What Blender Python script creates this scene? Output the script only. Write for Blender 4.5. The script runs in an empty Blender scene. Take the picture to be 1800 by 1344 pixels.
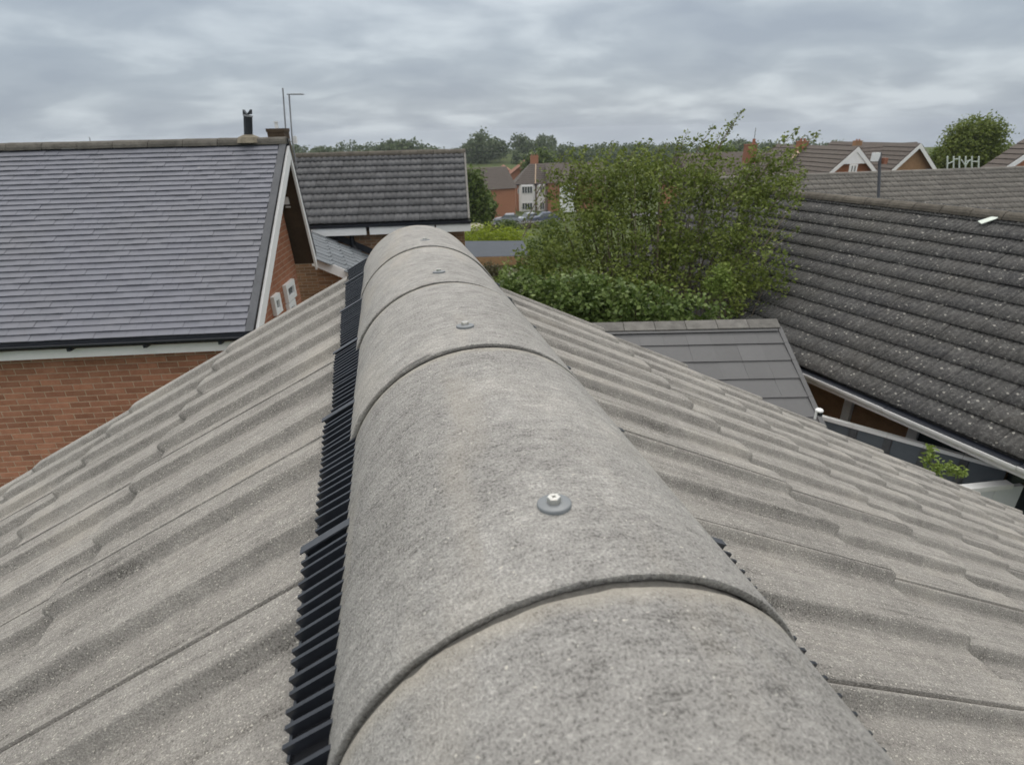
import bpy, math, random
import numpy as np
from mathutils import Vector, Matrix
random.seed(7); rng = np.random.default_rng(7)
R = math.radians
scene = bpy.context.scene
COL = scene.collection

# ------------------------------------------------------------------ camera
F, YAW, PITCH, ROLL = 971.55, .21617, .42645, -.02398      # focal length in 1800-px-wide pixels
F0 = 1289.28; K = F/F0                                    # depths below were first taken for a longer lens
CAM = Vector((-.1093, 0, .2775))
_fw = Vector((math.sin(YAW)*math.cos(PITCH), math.cos(YAW)*math.cos(PITCH), -math.sin(PITCH)))
_r0 = Vector((math.cos(YAW), -math.sin(YAW), 0)); _u0 = _r0.cross(_fw)
_r = math.cos(ROLL)*_r0 + math.sin(ROLL)*_u0; _u = -math.sin(ROLL)*_r0 + math.cos(ROLL)*_u0
cd = bpy.data.cameras.new('camera'); cam = bpy.data.objects.new('camera', cd); COL.objects.link(cam)
cam.matrix_world = Matrix(((_r.x, _u.x, -_fw.x, CAM.x), (_r.y, _u.y, -_fw.y, CAM.y), (_r.z, _u.z, -_fw.z, CAM.z), (0, 0, 0, 1)))
cd.sensor_width = 36; cd.lens = 36*F/1800; cd.clip_start = .02; cd.clip_end = 3000
cd.dof.use_dof = True; cd.dof.focus_distance = .95; cd.dof.aperture_fstop = 9.5
scene.camera = cam

# ------------------------------------------------------------------ light
SUN_EL, SUN_AZ = 50, 18
world = bpy.data.worlds.new('World'); scene.world = world; world.use_nodes = True
nt = world.node_tree; nt.nodes.clear()
def wn(t, **k):
    n = nt.nodes.new(t)
    for a, b in k.items(): setattr(n, a, b)
    return n
out = wn('ShaderNodeOutputWorld'); mixs = wn('ShaderNodeMixShader'); bg1 = wn('ShaderNodeBackground'); bg2 = wn('ShaderNodeBackground')
sky = wn('ShaderNodeTexSky', sky_type='NISHITA', sun_disc=False, sun_elevation=R(SUN_EL), sun_rotation=R(SUN_AZ))
sky.air_density = 1; sky.dust_density = 2
nt.links.new(sky.outputs[0], bg1.inputs[0]); bg1.inputs[1].default_value = .09
tc = wn('ShaderNodeTexCoord'); sep = wn('ShaderNodeSeparateXYZ'); nt.links.new(tc.outputs['Generated'], sep.inputs[0])
def wm(op, a, b=None, c=None):
    n = wn('ShaderNodeMath', operation=op)
    for i, x in enumerate((a, b, c)):
        if x is None: continue
        if isinstance(x, (int, float)): n.inputs[i].default_value = x
        else: nt.links.new(x, n.inputs[i])
    return n.outputs[0]
zc = wm('ADD', wm('MAXIMUM', sep.outputs[2], -.10), .24)
comb = wn('ShaderNodeCombineXYZ')
nt.links.new(wm('DIVIDE', sep.outputs[0], zc), comb.inputs[0]); nt.links.new(wm('DIVIDE', sep.outputs[1], zc), comb.inputs[1])
def cloud(scale, detail, rough, sx, sy, off):
    m = wn('ShaderNodeMapping'); m.inputs['Scale'].default_value = (sx, sy, 1); m.inputs['Location'].default_value = off
    m.inputs['Rotation'].default_value = (0, 0, R(12)); nt.links.new(comb.outputs[0], m.inputs[0])
    n = wn('ShaderNodeTexNoise'); n.inputs['Scale'].default_value = scale; n.inputs['Detail'].default_value = detail
    n.inputs['Roughness'].default_value = rough; n.inputs['Distortion'].default_value = .35; nt.links.new(m.outputs[0], n.inputs[0]); return n.outputs[0]
c1 = cloud(1.1, 3, .5, 1., 1.0, (3.1, 1.7, 0)); c2 = cloud(2.9, 6, .52, .85, 1.05, (7.7, 4.2, 0))
cl = wm('ADD', wm('MULTIPLY', c1, .58), wm('MULTIPLY', c2, .42))
ramp = wn('ShaderNodeValToRGB'); nt.links.new(cl, ramp.inputs[0])
e = ramp.color_ramp.elements
e[0].position = .39; e[0].color = (.375, .435, .515, 1); e[1].position = .62; e[1].color = (.64, .71, .77, 1)
m_ = e.new(.50); m_.color = (.45, .515, .585, 1)
# overcast sky: brighter towards the zenith
lum = wm('ADD', .95, wm('MULTIPLY', wm('MAXIMUM', wm('SUBTRACT', sep.outputs[2], .16), 0.0), 3.3))
bw = wn('ShaderNodeRGBToBW'); nt.links.new(ramp.outputs[0], bw.inputs[0])
neu = wn('ShaderNodeMix', data_type='RGBA', blend_type='MULTIPLY'); neu.inputs[0].default_value = 1; neu.inputs[7].default_value = (1.03, 1.0, .955, 1); nt.links.new(bw.outputs[0], neu.inputs[6])
zen = wn('ShaderNodeMix', data_type='RGBA'); nt.links.new(wm('MINIMUM', wm('MULTIPLY', wm('MAXIMUM', wm('SUBTRACT', sep.outputs[2], .16), 0.0), 2.2), 1.0), zen.inputs[0])
nt.links.new(ramp.outputs[0], zen.inputs[6]); nt.links.new(neu.outputs[2], zen.inputs[7])
nt.links.new(zen.outputs[2], bg2.inputs[0]); nt.links.new(lum, bg2.inputs[1])
mixs.inputs[0].default_value = .9
nt.links.new(bg1.outputs[0], mixs.inputs[1]); nt.links.new(bg2.outputs[0], mixs.inputs[2]); nt.links.new(mixs.outputs[0], out.inputs[0])
sd = bpy.data.lights.new('sun', 'SUN'); so = bpy.data.objects.new('sun', sd); COL.objects.link(so)
sd.energy = 1.0; sd.angle = R(16); sd.color = (1, .97, .92)
S = Vector((math.sin(R(SUN_AZ))*math.cos(R(SUN_EL)), math.cos(R(SUN_AZ))*math.cos(R(SUN_EL)), math.sin(R(SUN_EL))))
so.rotation_euler = S.to_track_quat('Z', 'Y').to_euler(); so.location = (0, 0, 30)
vs = scene.view_settings
vs.view_transform = 'Standard'; vs.look = 'None'; vs.exposure = 0; vs.gamma = 1; vs.use_curve_mapping = False
scene.cycles.max_bounces = 4; scene.cycles.diffuse_bounces = 2; scene.cycles.transparent_max_bounces = 6
scene.cycles.use_denoising = True; scene.cycles.use_adaptive_sampling = True; scene.cycles.adaptive_threshold = .02

# ------------------------------------------------------------------ helpers
def at(px, py, d):                      # point on the sight line of a photo pixel, d metres deep
    return CAM + d*K*((px-900)/F*_r - (py-672)/F*_u + _fw)
def at_z(px, py, z):
    d = at(px, py, 1)-CAM; return CAM + d*((z-CAM.z)/d.z)
def at_plane(px, py, p, n):
    d = at(px, py, 1)-CAM; return CAM + d*((Vector(p)-CAM).dot(n)/d.dot(n))
def frame(az):
    a = R(az); return Vector((math.cos(a), -math.sin(a), 0)), Vector((math.sin(a), math.cos(a), 0))
Z = Vector((0, 0, 1))
WM = {}
def link(o, parent, M):
    COL.objects.link(o); WM[o] = M.copy()
    if parent is not None:
        o.parent = parent; o.matrix_parent_inverse = Matrix.Identity(4); o.matrix_local = WM[parent].inverted() @ M
    else: o.matrix_world = M
    return o
def tag(o, label=None, cat=None, group=None, kind=None):
    if label: o['label'] = label
    if cat: o['category'] = cat
    if group: o['group'] = group
    if kind: o['kind'] = kind
    return o
def empty(name, loc, label=None, cat=None, group=None):
    o = bpy.data.objects.new(name, None); o.empty_display_size = .2
    link(o, None, Matrix.Translation(loc)); return tag(o, label, cat, group)
def to_mesh(name, V, Fc, mat=None, smooth=False):
    me = bpy.data.meshes.new(name); me.from_pydata([tuple(p) for p in V], [], Fc); me.update()
    if mat: me.materials.append(mat)
    if smooth: me.polygons.foreach_set('use_smooth', [True]*len(me.polygons))
    return me
def inst(name, me, parent, M): return link(bpy.data.objects.new(name, me), parent, M)
class MB:
    def __init__(s): s.v = []; s.f = []
    def poly(s, *p):
        k = len(s.v); s.v += [Vector(q) for q in p]; s.f.append(tuple(range(k, k+len(p))))
    def obox(s, o, a, b, c):            # box from corner o with edge vectors a, b, c
        o, a, b, c = Vector(o), Vector(a), Vector(b), Vector(c)
        k = len(s.v); s.v += [o, o+a, o+a+b, o+b, o+c, o+a+c, o+a+b+c, o+b+c]
        fs = [(0, 3, 2, 1), (4, 5, 6, 7), (0, 1, 5, 4), (1, 2, 6, 5), (2, 3, 7, 6), (3, 0, 4, 7)]
        if a.cross(b).dot(c) < 0: fs = [t[::-1] for t in fs]
        s.f += [tuple(k+i for i in t) for t in fs]
    def prism(s, pts, ext):             # polygon extruded by a vector
        pts = [Vector(p) for p in pts]; ext = Vector(ext); n = len(pts); k = len(s.v)
        s.v += pts+[p+ext for p in pts]
        s.f.append(tuple(range(k+n-1, k-1, -1))); s.f.append(tuple(range(k+n, k+2*n)))
        for i in range(n):
            j = (i+1) % n; s.f.append((k+i, k+j, k+n+j, k+n+i))
    def tube(s, pts, rad, n=6, cap=True):
        pts = [Vector(p) for p in pts]
        if not hasattr(rad, '__len__'): rad = [rad]*len(pts)
        k = len(s.v)
        for i, p in enumerate(pts):
            d = (pts[min(i+1, len(pts)-1)]-pts[max(i-1, 0)]).normalized()
            a = d.cross(Z if abs(d.z) < .9 else Vector((1, 0, 0))).normalized(); b = d.cross(a)
            for j in range(n):
                t = 2*math.pi*j/n; s.v.append(p+rad[i]*(math.cos(t)*a+math.sin(t)*b))
        for i in range(len(pts)-1):
            for j in range(n):
                q = (j+1) % n; s.f.append((k+i*n+j, k+i*n+q, k+(i+1)*n+q, k+(i+1)*n+j))
        if cap:
            s.f.append(tuple(range(k+n-1, k-1, -1))); m = k+(len(pts)-1)*n; s.f.append(tuple(range(m, m+n)))
    def build(s, name, mat, parent=None, origin=None, smooth=False, **kw):
        if origin is None: origin = WM[parent].translation if parent is not None else sum(s.v, Vector())/max(1, len(s.v))
        o = Vector(origin); me = to_mesh(name, [p-o for p in s.v], s.f, mat, smooth)
        return tag(inst(name, me, parent, Matrix.Translation(o)), **kw)

# ------------------------------------------------------------------ materials
class NT:
    def __init__(s, name):
        s.m = bpy.data.materials.new(name); s.m.use_nodes = True; s.t = s.m.node_tree; s.b = s.t.nodes['Principled BSDF']
    def n(s, t, **k):
        x = s.t.nodes.new(t)
        for a, b in k.items():
            if isinstance(a, str) and hasattr(x, a): setattr(x, a, b)
        return x
    def l(s, a, b): s.t.links.new(a, b)
    def math(s, op, a, b=None, c=None, clamp=False):
        x = s.n('ShaderNodeMath', operation=op, use_clamp=clamp)
        for i, q in enumerate((a, b, c)):
            if q is None: continue
            if isinstance(q, (int, float)): x.inputs[i].default_value = q
            else: s.l(q, x.inputs[i])
        return x.outputs[0]
    def coord(s, rand=True, scale=(1, 1, 1), kind='Object'):
        tc = s.n('ShaderNodeTexCoord'); mp = s.n('ShaderNodeMapping'); mp.inputs['Scale'].default_value = scale
        if rand:
            oi = s.n('ShaderNodeObjectInfo'); va = s.n('ShaderNodeVectorMath', operation='ADD')
            k = s.math('MULTIPLY', oi.outputs['Random'], 37.0); s.l(tc.outputs[kind], va.inputs[0]); s.l(k, va.inputs[1]); s.l(va.outputs[0], mp.inputs[0])
        else: s.l(tc.outputs[kind], mp.inputs[0])
        return mp.outputs[0]
    def noise(s, co, scale, detail=3, rough=.55, dist=0):
        x = s.n('ShaderNodeTexNoise'); x.inputs['Scale'].default_value = scale; x.inputs['Detail'].default_value = detail
        x.inputs['Roughness'].default_value = rough; x.inputs['Distortion'].default_value = dist; s.l(co, x.inputs['Vector']); return x.outputs[0]
    def vor(s, co, scale, feature='F1', out='Distance', rnd=1):
        x = s.n('ShaderNodeTexVoronoi', feature=feature); x.inputs['Scale'].default_value = scale; x.inputs['Randomness'].default_value = rnd
        s.l(co, x.inputs['Vector']); return x.outputs[out]
    def ramp(s, fac, stops):
        x = s.n('ShaderNodeValToRGB'); s.l(fac, x.inputs[0]); el = x.color_ramp.elements
        while len(el) < len(stops): el.new(.5)
        for q, (p, c) in zip(el, stops): q.position = p; q.color = (*c, 1) if len(c) == 3 else c
        return x.outputs[0]
    def mix(s, fac, a, b, mode='MIX'):
        x = s.n('ShaderNodeMix', data_type='RGBA', blend_type=mode)
        for i, q in ((0, fac), (6, a), (7, b)):
            if isinstance(q, (int, float)): x.inputs[i].default_value = q
            elif isinstance(q, tuple): x.inputs[i].default_value = (*q, 1)
            else: s.l(q, x.inputs[i])
        return x.outputs[2]
    def bump(s, h, strength=.5, dist=.001, prev=None):
        x = s.n('ShaderNodeBump'); x.inputs['Strength'].default_value = strength; x.inputs['Distance'].default_value = dist
        s.l(h, x.inputs['Height'])
        if prev is not None: s.l(prev, x.inputs['Normal'])
        return x.outputs[0]
    def fin(s, col, rough=.85, normal=None, spec=.3, metal=0):
        if isinstance(col, tuple): s.b.inputs['Base Color'].default_value = (*col, 1)
        else: s.l(col, s.b.inputs['Base Color'])
        if isinstance(rough, (int, float)): s.b.inputs['Roughness'].default_value = rough
        else: s.l(rough, s.b.inputs['Roughness'])
        s.b.inputs['Specular IOR Level'].default_value = spec; s.b.inputs['Metallic'].default_value = metal
        if normal is not None: s.l(normal, s.b.inputs['Normal'])
        return s.m
def sc(c, k): return tuple(min(1, x*k) for x in c)
def pmat(name, col, rough=.8, var=.18, scale=6, objvar=0., bump=.3, bscale=60, bdist=.003, spec=.3, metal=0, col2=None):
    m = NT(name); co = m.coord()
    f = m.noise(co, scale, 3); f2 = m.noise(co, scale*7, 2)
    c = m.ramp(m.math('ADD', m.math('MULTIPLY', f, .6), m.math('MULTIPLY', f2, .4)), [(.3, sc(col, 1-var)), (.7, col2 or sc(col, 1+var))])
    if objvar:
        oi = m.n('ShaderNodeObjectInfo'); k = m.math('MULTIPLY_ADD', oi.outputs['Random'], 2*objvar, 1-objvar)
        cc = m.n('ShaderNodeCombineColor'); [m.l(k, cc.inputs[i]) for i in range(3)]
        c = m.mix(1., c, cc.outputs[0], 'MULTIPLY')
    nb = m.bump(m.noise(co, bscale, 2), bump, bdist) if bump else None
    return m.fin(c, rough, nb, spec, metal)

def concrete(name, streak, base=(.295, .285, .262), fleck=.5, crack=.5, grain=270, rim=False):
    m = NT(name); co = m.coord()
    big = m.noise(co, 4, 3); mid = m.noise(co, 36, 3, .6); fine = m.noise(co, grain, 3, .74)
    st = m.noise(m.coord(scale=streak), 1, 3, .6)
    fac = m.math('ADD', m.math('ADD', m.math('MULTIPLY', big, .20), m.math('MULTIPLY', mid, .14)), m.math('ADD', m.math('MULTIPLY', fine, .48), m.math('MULTIPLY', st, .18)))
    col = m.ramp(fac, [(.38, sc(base, .38)), (.455, sc(base, .82)), (.52, base), (.61, sc(base, 1.5))])
    col = m.mix(m.math('MULTIPLY', m.ramp(big, [(.55, (0, 0, 0)), (.75, (1, 1, 1))]), .25), col, (.39, .35, .29))
    if rim:                                             # pale worn arris and tan staining at the far end of each ridge tile
        tg = m.n('ShaderNodeTexCoord'); sg = m.n('ShaderNodeSeparateXYZ'); m.l(tg.outputs['Generated'], sg.inputs[0])
        ed = m.ramp(m.math('ADD', sg.outputs[1], m.math('MULTIPLY', m.math('SUBTRACT', mid, .5), .05)), [(.955, (0, 0, 0)), (.99, (1, 1, 1))])
        col = m.mix(m.math('MULTIPLY', ed, .55), col, (.48, .44, .37))
        stn = m.ramp(m.noise(m.coord(scale=(9, 2.2, 9)), 1, 3, .6), [(.56, (0, 0, 0)), (.7, (1, 1, 1))])
        col = m.mix(m.math('MULTIPLY', stn, .4), col, (.43, .395, .34))
        dst = m.ramp(m.noise(m.coord(scale=(7, 3, 7)), 1.3, 4, .65), [(.30, (1, 1, 1)), (.43, (0, 0, 0))])
        col = m.mix(m.math('MULTIPLY', dst, .13), col, (.2, .195, .18))
    dk = m.ramp(m.math('ADD', m.math('MULTIPLY', fine, .6), m.math('MULTIPLY', st, .4)), [(.33, (1, 1, 1)), (.41, (0, 0, 0))])
    col = m.mix(m.math('MULTIPLY', dk, crack), col, (.11, .10, .09))
    v2 = m.n('ShaderNodeTexVoronoi'); v2.inputs['Scale'].default_value = 420
    wv = m.n('ShaderNodeVectorMath', operation='MULTIPLY_ADD'); m.l(co, wv.inputs[0]); wv.inputs[1].default_value = (.55, 1, 1); 
    nv = m.n('ShaderNodeTexNoise'); nv.inputs['Scale'].default_value = 260; nv.inputs['Detail'].default_value = 1; m.l(co, nv.inputs['Vector'])
    sv = m.n('ShaderNodeVectorMath', operation='SCALE'); m.l(nv.outputs['Color'], sv.inputs[0]); sv.inputs['Scale'].default_value = .004
    m.l(sv.outputs[0], wv.inputs[2]); m.l(wv.outputs[0], v2.inputs['Vector'])
    sp = m.n('ShaderNodeSeparateColor'); m.l(v2.outputs['Color'], sp.inputs[0])
    fl = m.math('MULTIPLY', m.math('GREATER_THAN', sp.outputs[0], 1-.11*fleck), m.math('LESS_THAN', v2.outputs['Distance'], m.math('MULTIPLY_ADD', sp.outputs[1], .24, .14)))
    col = m.mix(m.math('MULTIPLY', fl, .8), col, (.72, .69, .62))
    h = m.math('ADD', m.math('ADD', m.math('MULTIPLY', fine, 1.1), m.math('MULTIPLY', st, .6)), m.math('MULTIPLY', mid, .9))
    nb = m.bump(h, 1.0, .0036)
    return m.fin(col, m.math('SUBTRACT', .9, m.math('MULTIPLY', fl, .4)), nb, .22)

M = {}
M['tile'] = concrete('concrete_roof_tile', (4, 110, 4), (.348, .332, .308), 3.2, .85, 400)
M['ridge'] = concrete('concrete_ridge_tile', (36, 150, 36), (.392, .382, .364), .35, .38, 400, True)
M['black'] = pmat('black_plastic', (.022, .025, .032), .28, .3, 25, 0, .15, 150, .0006, .6)
M['flap'] = pmat('grey_black_plastic', (.05, .055, .065), .4, .2, 20, 0, .2, 150, .0006, .5)
M['matt'] = pmat('matt_black_plastic', (.006, .007, .010), .7, .2, 20, 0, 0)
M['joint'] = pmat('grey_jointing', (.13, .125, .115), .9, .3, 60, 0, .6, 300, .002, .2)
M['rubber'] = pmat('grey_washer', (.19, .205, .215), .45, .06, 60, 0, .12, 500, .0003, .4)
M['zinc'] = pmat('zinc_plated_steel', (.62, .61, .57), .32, .12, 90, 0, .15, 400, .0002, .5, .9)
M['white'] = pmat('white_upvc', (.82, .83, .83), .4, .05, 3, 0, .05, 40, .001, .4)
M['gutter'] = pmat('black_gutter', (.012, .015, .022), .4, .2, 5, 0, .1, 30, .001, .4)
M['brick'] = pmat('red_brown_brick', (.43, .19, .115), .9, .18, 9, .22, .6, 90, .004, .2, col2=(.48, .24, .155))
M['mortar'] = pmat('pale_mortar', (.55, .42, .31), .95, .18, 12, 0, .5, 150, .003, .2)
M['soffit'] = pmat('dark_soffit', (.07, .05, .035), .8, .25, 4)
M['timber'] = pmat('dark_timber', (.10, .07, .04), .8, .3, 6)
M['glass'] = pmat('window_glass', (.06, .075, .08), .08, .3, 2, 0, 0, 1, 1, .6)
M['lead'] = pmat('grey_flashing', (.09, .095, .105), .6, .25, 5)
M['pole'] = pmat('grey_steel_pole', (.28, .29, .31), .5, .1, 10, 0, 0)
M['darkpole'] = pmat('dark_steel_pole', (.05, .055, .065), .5, .1, 10, 0, 0)
M['aerial'] = pmat('pale_aerial_rod', (.6, .66, .6), .5, .1, 10, 0, 0)
M['flue'] = pmat('black_flue_steel', (.025, .03, .036), .45, .2, 8, 0, .1, 30)
M['mortarcap'] = pmat('lichen_mortar', (.22, .195, .15), .95, .35, 12, 0, .8, 40, .01)
M['pot'] = pmat('brown_chimney_brick', (.085, .06, .04), .9, .25, 10, 0, .5, 40, .006)
M['terra'] = pmat('terracotta', (.29, .13, .085), .85, .2, 10)
M['asphalt'] = pmat('grey_asphalt', (.09, .09, .092), .9, .2, 2)
M['paint_silver'] = pmat('silver_car_paint', (.42, .45, .5), .3, .05, 3, 0, 0, 1, 1, .5, .5)
M['paint_blue'] = pmat('dark_blue_car_paint', (.12, .14, .2), .3, .05, 3, 0, 0, 1, 1, .5, .3)
M['tyre'] = pmat('tyre', (.02, .02, .02), .9)
M['felt'] = pmat('grey_roof_felt', (.075, .085, .10), .97, .10, 2, 0, .4, 40, .003)
M['shedroof'] = pmat('dark_blue_grey_panel', (.12, .14, .162), .7, .10, 2, 0, .15, 50, .002)
M['panel'] = pmat('pale_grey_cladding', (.74, .77, .80), .55, .06, 2, 0, .1, 30, .002)
M['cream'] = pmat('cream_concrete', (.5, .46, .38), .9, .12, 3)
M['render_white'] = pmat('white_render', (.86, .87, .88), .8, .06, 3)
M['tan'] = pmat('tan_brick_wall', (.33, .205, .115), .9, .2, 8, 0, .4, 20, .006)
M['redwall'] = pmat('red_brick_wall', (.36, .165, .095), .9, .18, 8, 0, .4, 20, .006)
M['brownroof'] = pmat('brown_tile_roof', (.10, .085, .075), .9, .2, 5, 0, .5, 8, .02)
M['redroof'] = pmat('orange_brown_roof', (.22, .105, .065), .9, .2, 5, 0, .5, 8, .02)
M['bark'] = pmat('bark', (.15, .125, .09), .95, .3, 15, 0, .6, 60, .006)

def brickwall(name, c1, c2, mortar, w=.225, h=.075, ax='XZ'):
    m = NT(name); tc = m.n('ShaderNodeTexCoord'); sp = m.n('ShaderNodeSeparateXYZ'); m.l(tc.outputs['Object'], sp.inputs[0])
    cb = m.n('ShaderNodeCombineXYZ'); m.l(m.math('ADD', sp.outputs[0], sp.outputs[1]), cb.inputs[0]); m.l(sp.outputs[2], cb.inputs[1])
    b = m.n('ShaderNodeTexBrick'); m.l(cb.outputs[0], b.inputs['Vector']); b.inputs['Scale'].default_value = 1
    b.inputs['Brick Width'].default_value = w; b.inputs['Row Height'].default_value = h; b.inputs['Mortar Size'].default_value = .0055
    b.inputs['Color1'].default_value = (*c1, 1); b.inputs['Color2'].default_value = (*c2, 1); b.inputs['Mortar'].default_value = (*mortar, 1)
    co = m.coord(False); n = m.noise(co, 7, 4)
    col = m.mix(.6, b.outputs['Color'], m.ramp(n, [(.3, (.7, .7, .7)), (.7, (1, 1, 1))]), 'MULTIPLY')
    nb = m.bump(m.math('SUBTRACT', 1, b.outputs['Fac']), .6, .006); nb = m.bump(m.noise(co, 80, 3), .4, .004, nb)
    return m.fin(col, .9, nb, .2)
M['bw_red'] = brickwall('red_gable_brickwork', (.38, .165, .095), (.32, .135, .08), (.42, .30, .22))
M['bw_brown'] = brickwall('brown_house_brickwork', (.36, .215, .125), (.24, .145, .09), (.40, .33, .25))

def leafmat(name, a, b, c=None, rough=.55):
    m = NT(name); g = m.n('ShaderNodeNewGeometry'); co = m.coord(False)
    f = m.math('ADD', m.math('MULTIPLY', g.outputs['Random Per Island'], .55), m.math('MULTIPLY', m.noise(co, 2.2, 3), .75))
    st = [(.25, a), (.95, b)] if c is None else [(.22, a), (.62, b), (1.0, c)]
    col = m.ramp(f, st); m.fin(col, rough, None, .25)
    tr = m.n('ShaderNodeBsdfTranslucent'); m.l(col, tr.inputs[0]); mx = m.n('ShaderNodeMixShader'); mx.inputs[0].default_value = .28
    o = m.t.nodes['Material Output']; m.l(m.b.outputs[0], mx.inputs[1]); m.l(tr.outputs[0], mx.inputs[2]); m.l(mx.outputs[0], o.inputs[0]); return m.m
M['leaf'] = leafmat('thin_tree_leaf', (.06, .088, .016), (.15, .198, .04), (.255, .30, .08))
M['ivy'] = leafmat('ivy_leaf', (.04, .07, .016), (.10, .155, .035), (.20, .265, .08), .5)
M['leaf_bright'] = leafmat('bright_leaf', (.09, .14, .03), (.17, .24, .05), (.25, .32, .08))
M['lime'] = leafmat('lime_hedge_leaf', (.16, .22, .012), (.26, .33, .02), (.32, .38, .05))
M['leaf_dark'] = leafmat('dark_tree_leaf', (.04, .065, .016), (.10, .15, .035), (.17, .22, .06))
M['far_leaf'] = leafmat('far_wood_leaf', (.055, .085, .045), (.095, .13, .065), (.14, .175, .085))
M['brown_leaf'] = leafmat('brown_shrub_leaf', (.05, .045, .025), (.10, .09, .05), (.14, .14, .07))

# roof coverings
def plain_tile_mat():
    m = NT('purple_grey_plain_tile'); co = m.coord(); oi = m.n('ShaderNodeObjectInfo'); g = m.n('ShaderNodeNewGeometry')
    k = m.math('FRACT', m.math('ADD', oi.outputs['Random'], m.math('MULTIPLY', g.outputs['Random Per Island'], 5.3)))
    col = m.ramp(k, [(0, (.158, .165, .196)), (.5, (.166, .173, .205)), (1, (.174, .181, .214))])
    tc = m.n('ShaderNodeTexCoord'); pos = g.outputs['Position']
    big = m.noise(pos, .9, 4); col = m.mix(m.math('MULTIPLY', m.ramp(big, [(.45, (0, 0, 0)), (.72, (1, 1, 1))]), .18), col, (.17, .165, .15))
    sp = m.ramp(m.noise(pos, 9, 3), [(.72, (0, 0, 0)), (.76, (1, 1, 1))]); col = m.mix(m.math('MULTIPLY', sp, .5), col, (.34, .33, .31))
    nb = m.bump(m.noise(co, 90, 3), .3, .002)
    return m.fin(col, .62, nb, .45)
M['plain'] = plain_tile_mat()
def lichen_tile_mat():
    m = NT('lichened_dark_roof_tile'); co = m.coord(); oi = m.n('ShaderNodeObjectInfo'); g = m.n('ShaderNodeNewGeometry'); pos = g.outputs['Position']
    k = m.math('FRACT', m.math('ADD', oi.outputs['Random'], m.math('MULTIPLY', g.outputs['Random Per Island'], 5.3)))
    col = m.ramp(k, [(0, (.047, .047, .049)), (.5, (.056, .056, .057)), (1, (.068, .067, .067))])
    n1 = m.noise(pos, 1.1, 4); n2 = m.noise(pos, 14, 4, .65)
    col = m.mix(m.math('MULTIPLY', m.ramp(n1, [(.42, (0, 0, 0)), (.7, (1, 1, 1))]), .3), col, (.08, .074, .06))
    col = m.mix(m.math('MULTIPLY', m.ramp(n2, [(.45, (0, 0, 0)), (.72, (1, 1, 1))]), .65), col, (.135, .135, .13))
    v = m.n('ShaderNodeTexVoronoi'); v.inputs['Scale'].default_value = 17; m.l(pos, v.inputs['Vector'])
    sp = m.n('ShaderNodeSeparateColor'); m.l(v.outputs['Color'], sp.inputs[0])
    wob = m.math('ADD', v.outputs['Distance'], m.math('MULTIPLY', m.noise(pos, 60, 2), .18))
    spot = m.math('MULTIPLY', m.math('GREATER_THAN', sp.outputs[0], .40), m.math('LESS_THAN', wob, m.math('MULTIPLY_ADD', sp.outputs[1], .26, .13)))
    col = m.mix(m.math('MULTIPLY', spot, .75), col, (.36, .35, .32))
    n3 = m.noise(pos, 42, 3, .7); col = m.mix(m.math('MULTIPLY', m.ramp(n3, [(.56, (0, 0, 0)), (.66, (1, 1, 1))]), .6), col, (.22, .22, .21))
    nb = m.bump(m.math('ADD', n2, n3), .6, .006)
    return m.fin(col, .9, nb, .2)
M['lichen'] = lichen_tile_mat()
M['slate'] = pmat('dark_grey_pantile', (.068, .071, .078), .8, .25, 5, .18, .5, 50, .004, .3, col2=(.102, .104, .108))
M['flat'] = pmat('smooth_grey_flat_tile', (.10, .101, .104), .6, .08, 3, .07, .2, 60, .002, .4)
M['flatridge'] = pmat('mossy_grey_ridge', (.15, .145, .135), .85, .35, 9, .1, .6, 30, .006)
M['lean'] = pmat('blue_grey_slate', (.12, .135, .15), .65, .15, 3, .12, .3, 40, .003)
M['paleroof'] = pmat('pale_grey_brown_tile', (.165, .155, .14), .85, .22, 3, .1, .5, 30, .006)
M['mossmid'] = pmat('weathered_ridge_tile', (.115, .108, .095), .95, .4, 9, .15, .8, 30, .01)
M['mossdark'] = pmat('dark_mossy_ridge_tile', (.105, .095, .08), .95, .4, 7, .15, .8, 30, .012)
M['mossridge'] = pmat('mossy_ridge_tile', (.20, .175, .135), .95, .4, 7, .15, .8, 30, .012)

# ------------------------------------------------------------------ ground and sky
def sstep(a, b, x): t = min(1, max(0, (x-a)/(b-a))); return t*t*(3-2*t)
def gz(x, y):
    h = -6.2 - 1.4*sstep(14, 26, y) - 6.0*sstep(32, 105, y)
    h += 5.5*sstep(140, 250, y)*sstep(-260, -60, x)*(1-sstep(60, 190, x)); h -= .055*max(0, y-290)
    return h
xs = [-900, -500, -300, -200, -140, -100, -70, -50, -35, -25, -15, -8, 0, 8, 15, 25, 35, 50, 70, 100, 140, 200, 300, 500, 900]
ys = [-300, -100, -40, -15, 0, 10, 16, 20, 24, 28, 34, 40, 45, 55, 65, 75, 85, 95, 105, 118, 135, 160, 190, 215, 240, 270, 300, 330, 380, 450, 560, 700, 1100, 1800]
V = [(x, y, gz(x, y)) for y in ys for x in xs]; n = len(xs)
Fc = [(j*n+i, j*n+i+1, (j+1)*n+i+1, (j+1)*n+i) for j in range(len(ys)-1) for i in range(n-1)]
M['grass'] = pmat('rough_grass', (.055, .085, .025), .95, .35, .4, 0, .6, 6, .05, .1, col2=(.10, .12, .045))
inst('ground', to_mesh('ground', V, Fc, M['grass'], True), None, Matrix.Identity(4))['kind'] = 'structure'
mb = MB()
for i in range(12):
    x0 = -10+i*7; a = [Vector((x0+dx, y, gz(x0+dx, y)+.08)) for dx, y in ((0, 80), (7, 80), (7, 90), (0, 90))]; mb.poly(*a)
mb.build('road', M['asphalt'], origin=(0, 0, 0), kind='structure')

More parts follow.
